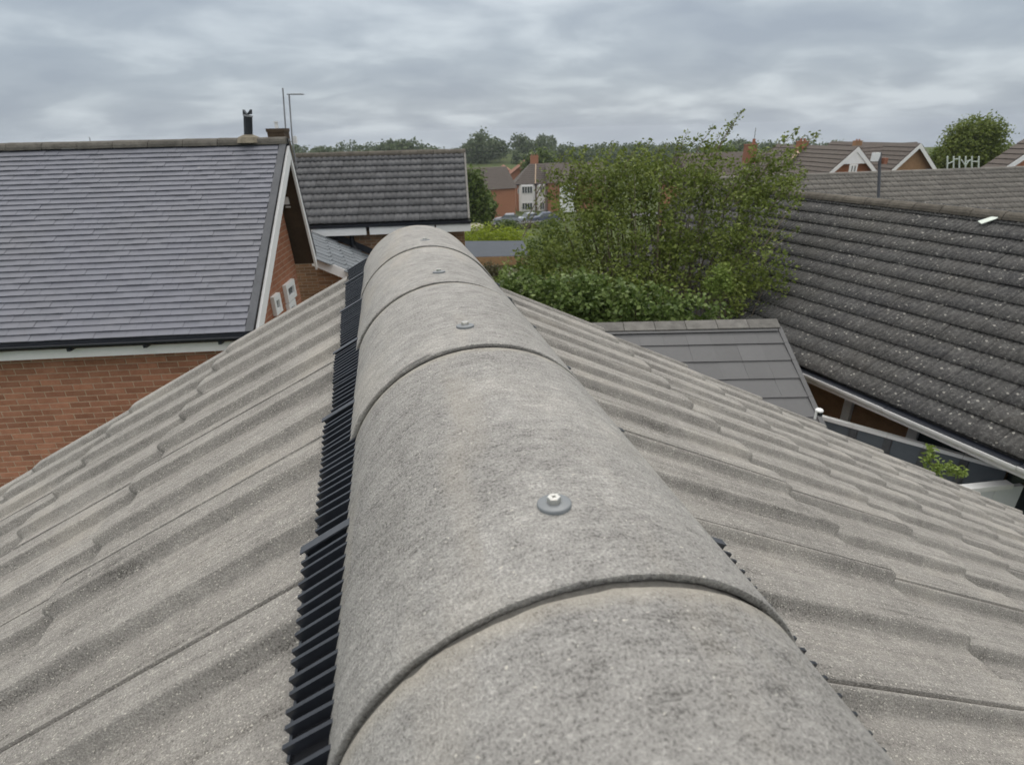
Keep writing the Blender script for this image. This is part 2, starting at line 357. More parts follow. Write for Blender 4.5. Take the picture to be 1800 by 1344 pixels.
# ------------------------------------------------------------------ tile meshes
def sm(x): x = np.clip(x, 0, 1); return x*x*(3-2*x)
def roll_tile(w, g, lap, t, rolls, H, half, mat, nx=7, ny=40, nose=.0, lip=.012, tongue=0., bull=False, name='roof_tile', flank=None, bead=0):
    """Local axes: x down the slope (tail edge at x=0), y along the eaves, z out of the roof."""
    y = np.linspace(0, w, ny)
    h = np.zeros(ny)
    for c in rolls: h = np.maximum(h, H*sm((1-np.abs(y-c)/half)*(half/flank if flank else 1)))
    if bead:
        for c in rolls: h = h+bead*((y > c-.010) & (y < c+.034))-bead*.8*((y > c-half-.012) & (y < c-half-.004))
    x = np.concatenate([np.linspace(-(g+lap), -.03, nx), [-.012, -.004, 0]]) if bull else np.linspace(-(g+lap), 0, nx)
    fade = np.where(x > -.0125, np.clip(1-((x+.0125)/.0125)**2*.28, 0, 1), 1) if bull else np.ones(len(x))
    V = []; nxx = len(x)
    for i in range(nxx):
        for j in range(ny):
            xx = x[i]+nose*h[j]/max(H, 1e-6)*sm((x[i]+.06)/.06)
            zz = h[j]*(fade[i] if h[j] > .15*H else 1)+t*(1+x[i]/g) + t*.4
            if bull and i == nxx-1: zz -= .003
            V.append((xx, y[j], zz))
    Fc = [(i*ny+j, (i+1)*ny+j, (i+1)*ny+j+1, i*ny+j+1) for i in range(nxx-1) for j in range(ny-1)]
    k = len(V)                                           # tail face
    for j in range(ny): V.append((V[(nxx-1)*ny+j][0]-.001, y[j], V[(nxx-1)*ny+j][2]-lip-h[j]*.25))
    Fc += [((nxx-1)*ny+j, k+j, k+j+1, (nxx-1)*ny+j+1) for j in range(ny-1)]
    for jj, sgn in ((0, 1), (ny-1, -1)):                 # side faces
        k = len(V)
        for i in range(nxx): p = V[i*ny+jj]; V.append((p[0], p[1]+sgn*.0005, p[2]-lip))
        for i in range(nxx-1):
            q = (i*ny+jj, k+i, k+i+1, (i+1)*ny+jj); Fc.append(q if sgn > 0 else q[::-1])
    if tongue:                                           # interlocking underlap beyond the far edge
        k = len(V); p0 = h[-1]
        for i in range(nxx):
            z = t*(1+x[i]/g)+p0-.006+t*.4
            V += [(x[i]-.004, w-.002, z-.012), (x[i]-.004, w+tongue, z-.012)]
        Fc += [(k+2*i, k+2*i+2, k+2*i+3, k+2*i+1) for i in range(nxx-1)]
    me = to_mesh(name, V, Fc, mat, True); return me
def basis(X, Y, Zv, o): return Matrix(((X.x, Y.x, Zv.x, o.x), (X.y, Y.y, Zv.y, o.y), (X.z, Y.z, Zv.z, o.z), (0, 0, 0, 1)))

# ================================================================== the roof we stand on
roof = empty('tiled_roof', (0, 0, -6.2), 'grey concrete tiled roof with half round ridge running away in the foreground', 'roof')
XA, ZA, TH, HR = -.063, -.0818, .4787, .0195
dR = Vector((math.cos(TH), 0, -math.sin(TH))); nR = Vector((math.sin(TH), 0, math.cos(TH)))
dL = Vector((-math.cos(TH), 0, -math.sin(TH))); nL = Vector((-math.sin(TH), 0, math.cos(TH))); AP = Vector((XA, 0, ZA))
YY = Vector((0, 1, 0))
def jit(a): return random.uniform(-a, a)
YV = 2.055
#        down, normal, width, gauge, first tail, near seam, rows
SIDES = {1: (dR, nR, .290, .465, .895, .33, 8), -1: (dL, nL, .342, .405, .705, .513, 7)}
for side, (d, nn, w, g, x0, seam, rows) in SIDES.items():
    tk = dict(nx=8, ny=130, tongue=.03, bull=True, flank=.016, lip=.011, bead=.0013)
    rl = (.018, .018+w/2, w+.018); hf = min(.046, w*.145)
    ma = roll_tile(w-.007, g, .06, .0150, rl, HR, hf, M['tile'], nose=.012, **tk)
    mb_ = roll_tile(w-.007, g, .06, .0165, (.019, .0165+w/2, w+.018), HR*.97, hf*1.03, M['tile'], nose=.011, **tk)
    mt_ = roll_tile(w-.007, g, .22, .0150, rl, HR, hf, M['tile'], nose=.014, **tk)
    half = roll_tile(w/2, g, .08, .0105, (.018, .018+w/2), HR, hf, M['tile'], nose=.014, **dict(tk, ny=52))
    cols = [seam+w*k for k in range(-5, 9) if -1.0 < seam+w*k < YV-.02]
    for r in range(rows):
        for ys0 in cols:
            cut = ys0+w > YV+.05
            ww = w/2 if cut else w
            o = AP+d*(x0+g*r+jit(.004))-nn*(HR+.004)+YY*((ys0 if side > 0 else ys0+ww)+jit(.0015))
            mtx = basis(d, YY if side > 0 else -YY, nn, o) @ Matrix.Rotation(jit(.003), 4, 'Z') @ Matrix.Rotation(jit(.003), 4, 'Y')
            inst('roof_tile', half if cut else (mt_ if r == 0 else (ma if random.random() < .6 else mb_)), roof, mtx)
# boarding and walls below the tiles
mb = MB()
mb.obox(AP-nR*.095+YY*-1.0, dR*4.05, YY*3.0, nR*.03); mb.obox(AP-nL*.095+YY*-1.0, dL*3.0, YY*3.0, nL*.03)
mb.build('roof_boarding', M['timber'], roof)
mb = MB()
pR = AP-nR*.1+dR*3.6; pL = AP-nL*.1+dL*2.6
mb.prism([Vector((pR.x, 1.85, -6.2)), Vector((pR.x, 1.85, pR.z)), Vector((XA, 1.85, ZA-.11)), Vector((pL.x, 1.85, pL.z)), Vector((pL.x, 1.85, -6.2))], (0, -2.7, 0))
mb.build('wall', M['bw_brown'], roof)
# ridge tiles
RC = -.2043
def ridge_mesh(y0, y1, Rn, Rf, th=.0060, seed=0):
    rr = np.random.default_rng(seed); na, nl = 56, 26
    ang = np.linspace(R(183), R(-9), na); ts = np.linspace(0, 1, nl)
    ts = np.concatenate([[0, .003, .006], ts[1:-1], [.992, .9945, 1]]); nl = len(ts)
    chipN = np.cumsum(rr.normal(0, .00025, na)); chipN -= np.linspace(0, chipN[-1], na); V = []
    for k, t in enumerate(ts):
        rad = Rn+(Rf-Rn)*t
        if k == 0: rad -= .0009
        if k == nl-1: rad -= .0018
        for a in range(na):
            yy = y0+(y1-y0)*t + (chipN[a]+rr.normal(0, .00035) if k <= 1 else 0) + (rr.normal(0, .0007)+chipN[a]*2 if k == nl-1 else 0)
            rd = rad+.0009*math.sin(a*.23+seed)+.0007*math.sin(t*5+a*.11+seed)
            V.append((rd*math.cos(ang[a]), yy, RC+rd*math.sin(ang[a])))
    Fc = [(k*na+a, (k+1)*na+a, (k+1)*na+a+1, k*na+a+1) for k in range(nl-1) for a in range(na-1)]
    L = (nl-1)*na; e0 = len(V); V += [V[a] for a in range(na)]; e1 = len(V); V += [V[L+a] for a in range(na)]
    b = len(V)
    for k, t in enumerate((0, 1)):
        rad = Rn+(Rf-Rn)*t-th
        for a in range(na): V.append((rad*math.cos(ang[a]), y0+(y1-y0)*t+.0005*math.sin(a*2.1), RC+rad*math.sin(ang[a])))
    L = (nl-1)*na
    for a in range(na-1):
        Fc.append((e0+a, e0+a+1, b+a+1, b+a)); Fc.append((e1+a+1, e1+a, b+na+a, b+na+a+1)); Fc.append((b+a, b+a+1, b+na+a+1, b+na+a))
    for e_ in (0, na-1):
        for k in range(nl-1): pass
    return V, Fc
joints = [-.64, -.17, .267, .740, 1.124, 1.532, 1.925]
for i in range(6):
    y0, y1 = joints[i], joints[i+1]-(.0045 if i < 5 else 0)
    Vr, Fr = ridge_mesh(y0, y1, .2050+jit(.0005),   .2012+jit(.0006), seed=i+3)
    me = to_mesh('ridge_tile', [(x, y-y0, z) for x, y, z in Vr], Fr, M['ridge'], True)
    rt = inst('ridge_tile', me, roof, Matrix.Translation((jit(.0012), y0, 0)) @ Matrix.Rotation(jit(.004), 4, 'Y'))
    # fixing screw with washer
    ysw = y0+.087; zt = RC+.2050-.0038*(.087/(y1-y0))-.0004; xo = jit(.002)
    tilt = Matrix.Translation((xo, ysw, zt)) @ Matrix.Rotation(jit(.04), 4, 'Y') @ Matrix.Rotation(-.10+jit(.02), 4, 'X') @ Matrix.Scale(1.17, 4)
    mw = MB(); prof = [(.0035, .0019), (.0112, .0017), (.0120, .0013), (.0122, .0004), (.0121, -.0016)]
    nseg = 40; Vv = []; Ff = []
    for (rr_, zz) in prof:
        for j in range(nseg): Vv.append((rr_*math.cos(2*math.pi*j/nseg), rr_*math.sin(2*math.pi*j/nseg), zz))
    for a in range(len(prof)-1):
        for j in range(nseg): q = (j+1) % nseg; Ff.append((a*nseg+j, (a+1)*nseg+j, (a+1)*nseg+q, a*nseg+q))
    wo = inst('washer', to_mesh('washer', Vv, Ff, M['rubber'], True), rt, tilt)
    Vv = []; Ff = []                                       # hexagon head with star recess
    for zz, rr_ in ((.0005, .0050), (.0056, .0050), (.0062, .0045)):
        for j in range(6): Vv.append((rr_*math.cos(math.pi*j/3), rr_*math.sin(math.pi*j/3), zz))
    for a in range(2):
        for j in range(6): q = (j+1) % 6; Ff.append((a*6+j, a*6+q, (a+1)*6+q, (a+1)*6+j))
    b = len(Vv); ns = 12
    for j in range(ns): rr_ = .0026 if j % 3 == 0 else .0010; Vv.append((rr_*math.cos(2*math.pi*j/ns), rr_*math.sin(2*math.pi*j/ns), .0062))
    for j in range(ns): rr_ = .0024 if j % 3 == 0 else .0009; Vv.append((rr_*math.cos(2*math.pi*j/ns), rr_*math.sin(2*math.pi*j/ns), .0042))
    for j in range(6):
        q = (j+1) % 6; Ff.append((12+j, 12+q, b+(2*j+2) % ns, b+(2*j+1) % ns, b+2*j))
    for j in range(ns): q = (j+1) % ns; Ff.append((b+j, b+q, b+ns+q, b+ns+j))
    Ff.append(tuple(b+ns+j for j in range(ns)))
    inst('screw', to_mesh('screw', Vv, Ff, M['zinc'], False), rt, tilt @ Matrix.Rotation(random.uniform(0, 1), 4, 'Z'))
# dark jointing bands seen in the gaps between ridge tiles
for yj in joints[1:-1]:
    mb = MB(); na = 40
    for yy in (yj-.03, yj+.03):
        for a in range(na): t = R(183-192*a/(na-1)); mb.v.append(Vector((.1978*math.cos(t), yy, RC+.1978*math.sin(t))))
    mb.f = [(a, a+1, na+a+1, na+a) for a in range(na-1)]; mb.build('jointing_band', M['joint'], roof)
# ventilation comb strips along both sides of the ridge
rib_me = None
RL = .145
mb = MB(); mb.prism([(0, -.0026, -.004), (0, .0026, -.004), (0, .0019, .0095), (0, -.0019, .0095)], (RL, 0, 0)); mb.obox((RL-.002, -.0075, -.006), (.003, 0, 0), (0, .015, 0), (0, 0, .0075))
rib_me = to_mesh('rib', mb.v, mb.f, M['black'])
for side in (-1, 1):
    d, nn, ap = (dR, nR, AP) if side > 0 else (dL, nL, AP)
    secs = [-.42, -.10, .22, .545, .870, 1.190, 1.51, 1.83, 2.03]
    for i in range(len(secs)-1):
        y0, y1 = secs[i], secs[i+1]
        reach = lambda y: (.176+.008*y if side < 0 else .394)+(.009 if side < 0 else .016)*((y-y0)/(y1-y0))-(.014 if side > 0 and y > .58 else 0)
        lift = lambda y: (.008 if side < 0 else .003)+.005*((y-y0)/(y1-y0))
        mb = MB(); ns = 9; k0 = 0
        for j in range(ns+1):
            y = y0+(y1+.01-y0)*j/ns
            for xx in (reach(y)-RL+.004, reach(y)): mb.v.append(ap+d*xx+YY*y+nn*(lift(y)-.004))
        mb.f = [(2*j, 2*j+1, 2*j+3, 2*j+2) for j in range(ns)]
        st = mb.build('vent_strip', M['matt'], roof)
        mb = MB(); mb.obox(ap+d*(reach(y1)-RL+.002)+YY*(y1-.014)+nn*(lift(y1)+.0062), d*RL, YY*.012, nn*.0020); mb.build('end_flap', M['flap'], st)
        y = y0+.008; pitch = .0172
        while y < y1:
            o = ap+d*(reach(y)-RL+jit(.0012))+YY*(y+jit(.0008))+nn*(lift(y)-.003+jit(.0006))
            wob = .12*math.sin(y*19+side)+jit(.05)
            inst('rib', rib_me, st, basis(d, YY if side > 0 else -YY, nn, o) @ Matrix.Rotation(wob*.35, 4, 'Z'))
            y += pitch*(1+jit(.04))

# ================================================================== generic house pieces
def slope_tiles(parent, me, o, along, up, nn, ncol, nrow, w, g, name='roof_tile', limit=None, bond=False, jz=.002, stuff_name='roof_tiles_far', key=None, col0=0):
    """o: lower left corner (tail edge) of the slope."""
    spots = []
    for r in range(nrow):
        off = (-w/2 if (bond and r % 2) else 0)
        for c in range(col0, ncol): spots.append((r, c, o+along*(c*w+off)+up*(g*r)))
    if key: spots.sort(key=lambda s: key(s[2]))
    down = -up
    def mat_(p):
        Yl = nn.cross(down)
        pp = p if Yl.dot(along) > 0 else p+along*w
        return basis(down, Yl, nn, pp+nn*jit(jz)) @ Matrix.Rotation(jit(.006), 4, 'Z')
    lim = len(spots) if limit is None else limit
    for r, c, p in spots[:lim]: inst(name, me, parent, mat_(p))
    rest = spots[lim:]
    if rest:
        n0 = len(me.vertices); co = np.empty(n0*3); me.vertices.foreach_get('co', co); co = np.c_[co.reshape(-1, 3), np.ones(n0)]
        faces = [tuple(f.vertices) for f in me.polygons]; V = []; Fc = []
        wo = WM[parent].translation
        for k, (r, c, p) in enumerate(rest):
            q = (co @ np.array(mat_(p)).T)[:, :3]-np.array(wo); V.append(q); Fc += [tuple(k*n0+i for i in f) for f in faces]
        m2 = to_mesh(stuff_name, np.concatenate(V).tolist(), Fc, me.materials[0], me.polygons[0].use_smooth)
        tag(inst(stuff_name, m2, parent, Matrix.Translation(wo)), kind='stuff')
def flat_tile(w, g, lap, t, mat, gap=.003, name='roof_tile', lift=1.05):
    mb = MB(); L = g+lap
    a = t*lift; V = [(-L, gap/2, 0), (0, gap/2, a), (0, w-gap/2, a), (-L, w-gap/2, 0), (-L, gap/2, -t), (0, gap/2, a-t), (0, w-gap/2, a-t), (-L, w-gap/2, -t)]
    Fc = [(0, 1, 2, 3), (1, 5, 6, 2), (0, 4, 5, 1), (2, 6, 7, 3), (4, 7, 6, 5), (0, 3, 7, 4)]
    return to_mesh(name, V, Fc, mat)
def ridge_line(parent, a, b, rad, seg, mat, name='ridge_tile', sag=0):
    d = (b-a); L = d.length; d.normalize(); n = max(1, round(L/seg)); s = L/n; side = d.cross(Z).normalized()
    for i in range(n):
        p = a+d*(s*i); mb = MB(); pts = []
        for k in range(9):
            t = math.pi*k/8; pts.append(side*rad*math.cos(t)+Z*rad*(math.sin(t)*.9-.25))
        rr = 1+jit(.03); ring0 = [p+q*rr+d*.004+Z*jit(.003) for q in pts]; ring1 = [p+q*rr*.97+d*(s-.004) for q in pts]
        mb.v = ring0+ring1; mb.f = [(k, k+1, 10+k, 9+k) for k in range(8)]+[tuple(range(8, -1, -1)), tuple(range(9, 18))]
        mb.build(name, mat, parent, origin=p)
def window(parent, c, ux, w, h, n, frame_m, depth=.06, fw=.05, split=1, name='window'):
    """rectangular window centred at c, ux horizontal, n outward"""
    mb = MB(); o = c-ux*w/2-Z*h/2
    mb.obox(o, ux*w, n*depth, Z*fw); mb.obox(o+Z*(h-fw), ux*w, n*depth, Z*fw)
    for k in range(split+1): mb.obox(o+ux*((w-fw)*k/split)+Z*fw, ux*fw, n*depth, Z*(h-2*fw))
    f = mb.build(name, frame_m, parent, origin=c)
    mb = MB(); mb.obox(o+ux*fw*.5+Z*fw*.5+n*.012, ux*(w-fw), n*.006, Z*(h-fw)); mb.build('pane', M['glass'], f, origin=c)
    return f

# ================================================================== left house (purple grey plain tiles)
u1, v1 = frame(8.5); N1 = at(445, 586, 8.0); RUN, RISE = 2.45, 1.86
P1 = lambda s, t, z: N1+u1*s+v1*t+Z*z
h1 = empty('brick_house', Vector((N1.x-3, N1.y+2, -6.2)), 'red brick house with purple grey plain tile roof and white fascia at left', 'house')
SL1 = math.hypot(RUN, RISE); up1 = (v1*RUN+Z*RISE)/SL1; nn1 = u1.cross(up1).normalized()
ptile = flat_tile(.165, .088, .06, .017, M['plain'], .002, 'plain_tile', 1.6)
nrow1 = int(SL1/.088)
ctr = P1(-1.6, .6, .4)
slope_tiles(h1, ptile, P1(-7.095, 0, 0)+nn1*.02, u1, up1, nn1, 43, nrow1, .165, .088, 'plain_tile', 300, True, .003, 'plain_tiles_far', key=lambda p: (p-CAM).length+2*max(0, (p-CAM).dot(-u1)-4.2))
# far slope, solved from the white verge board of the far side
fp = at_plane(552, 450, P1(0, 0, 0), u1)-N1; tF, zF = fp.dot(v1), fp.z
mb = MB()
mb.prism([P1(-7.1, 0, -.02), P1(-7.1, RUN, RISE-.02), P1(-7.1, tF, zF), P1(-7.1, tF, zF-.06), P1(-7.1, RUN, RISE-.09), P1(-7.1, .03, -.06)], u1*7.06)
mb.build('roof_deck', M['lead'], h1)
ridge_line(h1, P1(-7.1, RUN, RISE+.03), P1(.02, RUN, RISE+.02), .10, .45, M['mossmid'])
# verge strips and white barge boards
mb = MB(); mb.obox(P1(-.07, 0, .0)+nn1*.028, u1*.085, up1*SL1, nn1*.022); mb.build('verge_strip', M['lead'], h1)
mb = MB(); mb.prism([P1(.0, .02, -.03), P1(.0, RUN, RISE-.03), P1(.0, RUN, RISE-.19), P1(.0, .02, -.19)], u1*.03); mb.build('barge_board', M['white'], h1)
mb = MB(); mb.prism([P1(.0, RUN+.002, RISE-.06), P1(0, tF, zF-.03), P1(0, tF-.04, zF-.20), P1(0, RUN+.002, RISE-.27)], u1*.03); mb.build('barge_board', M['white'], h1)
mb = MB(); mb.prism([P1(-.02, RUN, RISE+.06), P1(-.02, tF+.05, zF+.05), P1(-.02, tF, zF-.03), P1(-.02, RUN, RISE-.05)], u1*.05); mb.build('verge_strip', M['gutter'], h1)
mb = MB(); mb.prism([P1(-.30, RUN, RISE-.12), P1(-.30, tF-.02, zF-.09), P1(-.30, tF-.02, zF-.11), P1(-.30, RUN, RISE-.14)], u1*.30); mb.build('soffit', M['soffit'], h1)
mb = MB(); mb.prism([P1(-.30, .05, -.13), P1(-.30, RUN, RISE-.14), P1(-.30, RUN, RISE-.16), P1(-.30, .05, -.15)], u1*.30); mb.build('soffit', M['soffit'], h1)
# gutter and fascia
mb = MB(); k = 10; Vv = []
for s in (-7.1, .03):
    for j in range(k+1):
        a = math.pi*j/k; Vv.append(P1(s, -.045-.048*math.cos(a), -.010-.050*math.sin(a)))
    for j in range(k, -1, -1):
        a = math.pi*j/k; Vv.append(P1(s, -.045-.044*math.cos(a), -.008-.045*math.sin(a)))
m_ = 2*(k+1); mb.v = Vv; mb.f = [(j, (j+1) % m_, m_+(j+1) % m_, m_+j) for j in range(m_)]+[tuple(range(m_-1, -1, -1)), tuple(range(m_, 2*m_))]
gu = mb.build('gutter', M['gutter'], h1)
for k in range(9):
    s = -.35-.78*k; mb = MB(); mb.obox(P1(s, -.09, -.078), u1*.035, v1*.10, Z*.035); mb.build('bracket', M['gutter'], gu)
mb = MB(); mb.obox(P1(-7.1, .012, -.185), u1*7.12, v1*.025, Z*.155); mb.build('fascia', M['white'], h1)
mb = MB(); mb.obox(P1(-7.1, .04, -.18), u1*6.8, v1*.27, Z*.012); mb.build('soffit', M['soffit'], h1)
# walls: mortar bed with separate bricks on the side that faces us
WT = .30; topz = -.17
mb = MB(); mb.obox(P1(-7.0, WT, -6.2-N1.z), u1*6.74, v1*.22, Z*(6.2+N1.z+topz)); mb.build('wall', M['mortar'], h1)
mb = MB()
mb.prism([P1(-.26, WT+.002, -6.2-N1.z), P1(-.26, WT+.002, topz+.03), P1(-.26, RUN, RISE-.17), P1(-.26, tF-.20, zF-.02), P1(-.26, tF-.20, -6.2-N1.z)], u1*.012)
mb.build('gable_wall', M['bw_red'], h1)
mb = MB(); mb.obox(P1(-7.0, tF-.22, -6.2-N1.z), u1*6.74, v1*.02, Z*(6.2+N1.z+zF)); mb.build('wall', M['bw_red'], h1)
bricks = []
for mi in range(3):
    mb = MB(); L, Hh, D = .214, .0645, .030
    j = lambda a: jit(a)
    o = [Vector((x, y, z)) for x, y, z in ((0, 0, 0), (L, 0, 0), (L, 0, Hh), (0, 0, Hh))]
    inn = [Vector((x+j(.0012), -D-j(.001), z+j(.001))) for x, z in ((.004, .004), (L-.004, .004), (L-.004, Hh-.004), (.004, Hh-.004))]
    mid = [Vector((x, -D+.004, z)) for x, z in ((0, 0), (L, 0), (L, Hh), (0, Hh))]
    mb.v = o+mid+inn
    mb.f = [(8, 9, 10, 11)]+[(q, (q+1) % 4, 4+(q+1) % 4, 4+q) for q in range(4)]+[(4+q, 4+(q+1) % 4, 8+(q+1) % 4, 8+q) for q in range(4)]
    bricks.append(to_mesh('brick', mb.v, mb.f, M['brick']))
MBK = Matrix(((u1.x, v1.x, 0), (u1.y, v1.y, 0), (0, 0, 1))).to_4x4()
spots = []
for r in range(38):
    z = topz-.004-.0645-.075*r
    for c in range(31):
        s = -.26-.225*(c+1)+(.1125 if r % 2 else 0)+.011
        if s+.214 > -.255: continue
        spots.append((s, z, P1(s, WT, z)))
def vis(sp):
    s, z, p = sp; d = p-CAM; zz = d.dot(_fw); x = 900+F*d.dot(_r)/zz; y = 672-F*d.dot(_u)/zz
    return (0 if (x > -45 and y < 880-.63*x+25) else 1, d.length)
spots.sort(key=vis)
rest_v, rest_f = [], []
for k, (s, z, p) in enumerate(spots):
    if k < 300: inst('brick', bricks[k % 3], h1, Matrix.Translation(p+v1*(.0245+jit(.0014))) @ MBK)
    else:
        me = bricks[k % 3]; b = len(rest_v); rest_v += [p+v1*.0245+(MBK.to_3x3() @ q.co) for q in me.vertices]; rest_f += [tuple(b+i for i in f.vertices) for f in me.polygons]
mb = MB(); mb.v = rest_v; mb.f = rest_f; mb.build('bricks_far', M['brick'], h1, kind='stuff')
# gable windows, lamp, flue, chimney
gp = P1(-.248, 0, 0)
def gable_window(px):
    q = [at_plane(x, y, gp, u1) for x, y in px]; t = [(a-N1).dot(v1) for a in q]; z = [a.z for a in q]
    t0, t1 = (t[0]+t[3])/2, (t[1]+t[2])/2; zt, zb = (z[0]+z[1])/2, (z[2]+z[3])/2
    c = P1(-.246, (t0+t1)/2, (zt+zb)/2-N1.z); window(h1, c, v1, t1-t0, zt-zb, u1, M['white'], .05, .07)
gable_window([(496, 503), (509, 490), (518, 522), (501, 529)])
gable_window([(475, 521), (486, 514), (491, 550), (479, 553)])
gable_window([(502, 533), (513, 526), (517, 548), (505, 556)])
lp = at_plane(498, 352, gp, u1)
mb = MB(); mb.obox(lp-v1*.09-Z*.05, u1*.10, v1*.18, Z*.10); mb.obox(lp-v1*.05-Z*.10+u1*.03, u1*.07, v1*.10, Z*.05); mb.build('security_light', M['white'], h1, origin=lp)
fb = at_plane(437, 241, P1(0, RUN, 0), v1); fb.z = N1.z+RISE+.10
fZ = (at_plane(436, 208, P1(0, RUN, 0), v1)-at_plane(437, 241, P1(0, RUN, 0), v1)).normalized()
fl = MB(); fl.tube([fb, fb+fZ*.24], .055, 16); fo = fl.build('flue', M['flue'], h1, origin=fb)
mb = MB(); mb.tube([fb+fZ*.24, fb+fZ*.26], .062, 16); mb.build('collar', M['pole'], fo)
mb = MB()
for sgn in (-1, 1): mb.prism([fb+fZ*.262, fb+fZ*.325+u1*sgn*.048, fb+fZ*.27+u1*sgn*.048], v1*.08)
mb.v = [q-v1*.05 for q in mb.v]; mb.build('cowl', M['flue'], fo)
mb = MB(); mb.tube([fb-Z*.08, fb-Z*.01, fb+Z*.02], [.17, .13, .06], 10); mb.build('mortar_bed', M['mortarcap'], h1, origin=fb)
cb = at_plane(490, 243, P1(0, RUN+.45, 0), v1); cz = cb.z
mb = MB(); mb.obox(Vector((cb.x, cb.y, cz-.7))-u1*.115-v1*.1, u1*.23, v1*.25, Z*.78); co_ = mb.build('chimney', M['pot'], h1, origin=cb)
mb = MB(); mb.obox(Vector((cb.x, cb.y, cz+.08))-u1*.125-v1*.11, u1*.25, v1*.27, Z*.045); mb.build('chimney_cap', M['pot'], co_)
mb = MB(); mb.tube([cb+Z*.12, cb+Z*.20], .024, 8); mb.tube([cb+Z*.20, cb+Z*.215], .034, 8); mb.build('vent_pipe', M['white'], co_)
# aerials of the left house
for (a, b, lab, arm) in (((497, 155), (503, 240), 'thin bare aerial pole leaning above the left house ridge', False), ((508, 166), (514, 250), 'aerial pole with a short cross arm at the left house gable', True)):
    pa = at_plane(*a, P1(0, RUN+.5, 0), v1); pb = at_plane(*b, P1(0, RUN+.5, 0), v1); base = pb-Z*.35
    ae = empty('aerial', base, lab, 'aerial', 'aerials on the left house')
    mb = MB(); mb.tube([base, pb, pa], .011, 6); mb.build('mast', M['pole'], ae)
    if arm:
        mb = MB(); mb.tube([pa-u1*.03, pa+u1*.20-Z*.003], .008, 6); bo = mb.build('boom', M['pole'], ae)
        for k in range(5): mb = MB(); c_ = pa+u1*(.02+.04*k); mb.tube([c_-v1*.12, c_+v1*.12], .004, 5); mb.build('element', M['pole'], ae)
        mb = MB(); mb.obox(pb+u1*.01-Z*.02, u1*.05, v1*.05, Z*.10); mb.build('bracket', M['white'], ae)
    else:
        mb = MB(); mb.obox(pb-u1*.03-Z*.06, u1*.06, v1*.06, Z*.03); mb.build('clamp', M['pole'], ae)
ta = at_plane(160, 252, P1(0, RUN+.1, 0), v1)
ae = empty('aerial', ta, 'tiny thin spike aerial on the ridge of the left house, far left', 'aerial', 'aerials on the left house')
mb = MB(); mb.tube([ta-Z*.1, ta+Z*.075], .006, 5); mb.build('mast', M['pole'], ae)
mb = MB(); mb.obox(ta-u1*.02-v1*.02-Z*.1, u1*.04, v1*.04, Z*.04); mb.build('clamp', M['pole'], ae)

# ================================================================== second house, dark pantiles
u2, v2 = frame(8); E2 = at(700, 391, 17.7); S2, PT2 = 3.25, R(26)
P2 = lambda s, t, z: E2+u2*s+v2*t+Z*z
sR = (at_plane(828, 388, E2, v2)-E2).dot(u2); sLft = -3.6
h2 = empty('brick_house', Vector((E2.x-1, E2.y+2, gz(0, 15))), 'brown brick house with dark grey pantile roof behind the ridge end', 'house')
up2 = v2*math.cos(PT2)+Z*math.sin(PT2); nn2 = u2.cross(up2).normalized()
w2 = .30; g2 = S2/10.
pan = roll_tile(w2, g2, .05, .024, (.075, .225), .022, .075, M['slate'], nx=3, ny=17, nose=.012, lip=.010, name='pantile')
nc = int((sR-sLft)/w2)
slope_tiles(h2, pan, P2(sR-nc*w2-.05, 0, .01), u2, up2, nn2, nc, 10, w2, g2, 'pantile', None)
rz = S2*math.sin(PT2); rt_ = S2*math.cos(PT2)
mb = MB(); mb.prism([P2(sLft, 0.02, -.03), P2(sLft, rt_, rz-.02), P2(sLft, 2*rt_, 0), P2(sLft, 2*rt_, -.08), P2(sLft, rt_, rz-.1), P2(sLft, .02, -.10)], u2*(sR-sLft-.06)); mb.build('roof_deck', M['slate'], h2)
ridge_line(h2, P2(sLft, rt_, rz+.02), P2(sR-.02, rt_, rz+.02), .13, .45, M['mossdark'])
mb = MB(); mb.obox(P2(sR-.07, 0, 0)+nn2*.0, u2*.05, up2*S2, nn2*.06); mb.build('verge_mortar', M['flatridge'], h2)
mb = MB(); mb.obox(P2(sLft, -.07, -.075), u2*(sR-sLft), v2*.08, Z*.062); mb.build('gutter', M['gutter'], h2)
for a, b in ((sLft, -.78), (-.70, .86), (.90, sR-.02)):
    mb = MB(); mb.obox(P2(a, -.035, -.26), u2*(b-a), v2*.03, Z*.18); mb.build('fascia', M['white'], h2)
zg = gz(0, 15)-E2.z
mb = MB(); mb.prism([P2(sLft, .25, zg), P2(sR-.18, .25, zg), P2(sR-.18, 2*rt_-.25, zg), P2(sLft, 2*rt_-.25, zg)], Z*(-zg-.20)); mb.build('wall', M['bw_brown'], h2)
mb = MB(); mb.prism([P2(sR-.185, .27, -.2), P2(sR-.185, rt_, rz-.15), P2(sR-.185, 2*rt_-.25, -.2)], -u2*.2); mb.build('gable_wall', M['bw_brown'], h2)
dp = at_plane(616, 400, P2(0, .17, 0), v2)
mb = MB(); mb.tube([dp+Z*.08, dp-Z*.42], .055, 10); mb.tube([dp-Z*.42, dp-Z*.62+u2*.12-v2*.05], .055, 10)
dpo = mb.build('downpipe', M['gutter'], h2, origin=dp)
mb = MB(); mb.obox(dp-u2*.10-v2*.09-Z*.02, u2*.20, v2*.16, Z*.14); mb.build('hopper', M['gutter'], dpo)
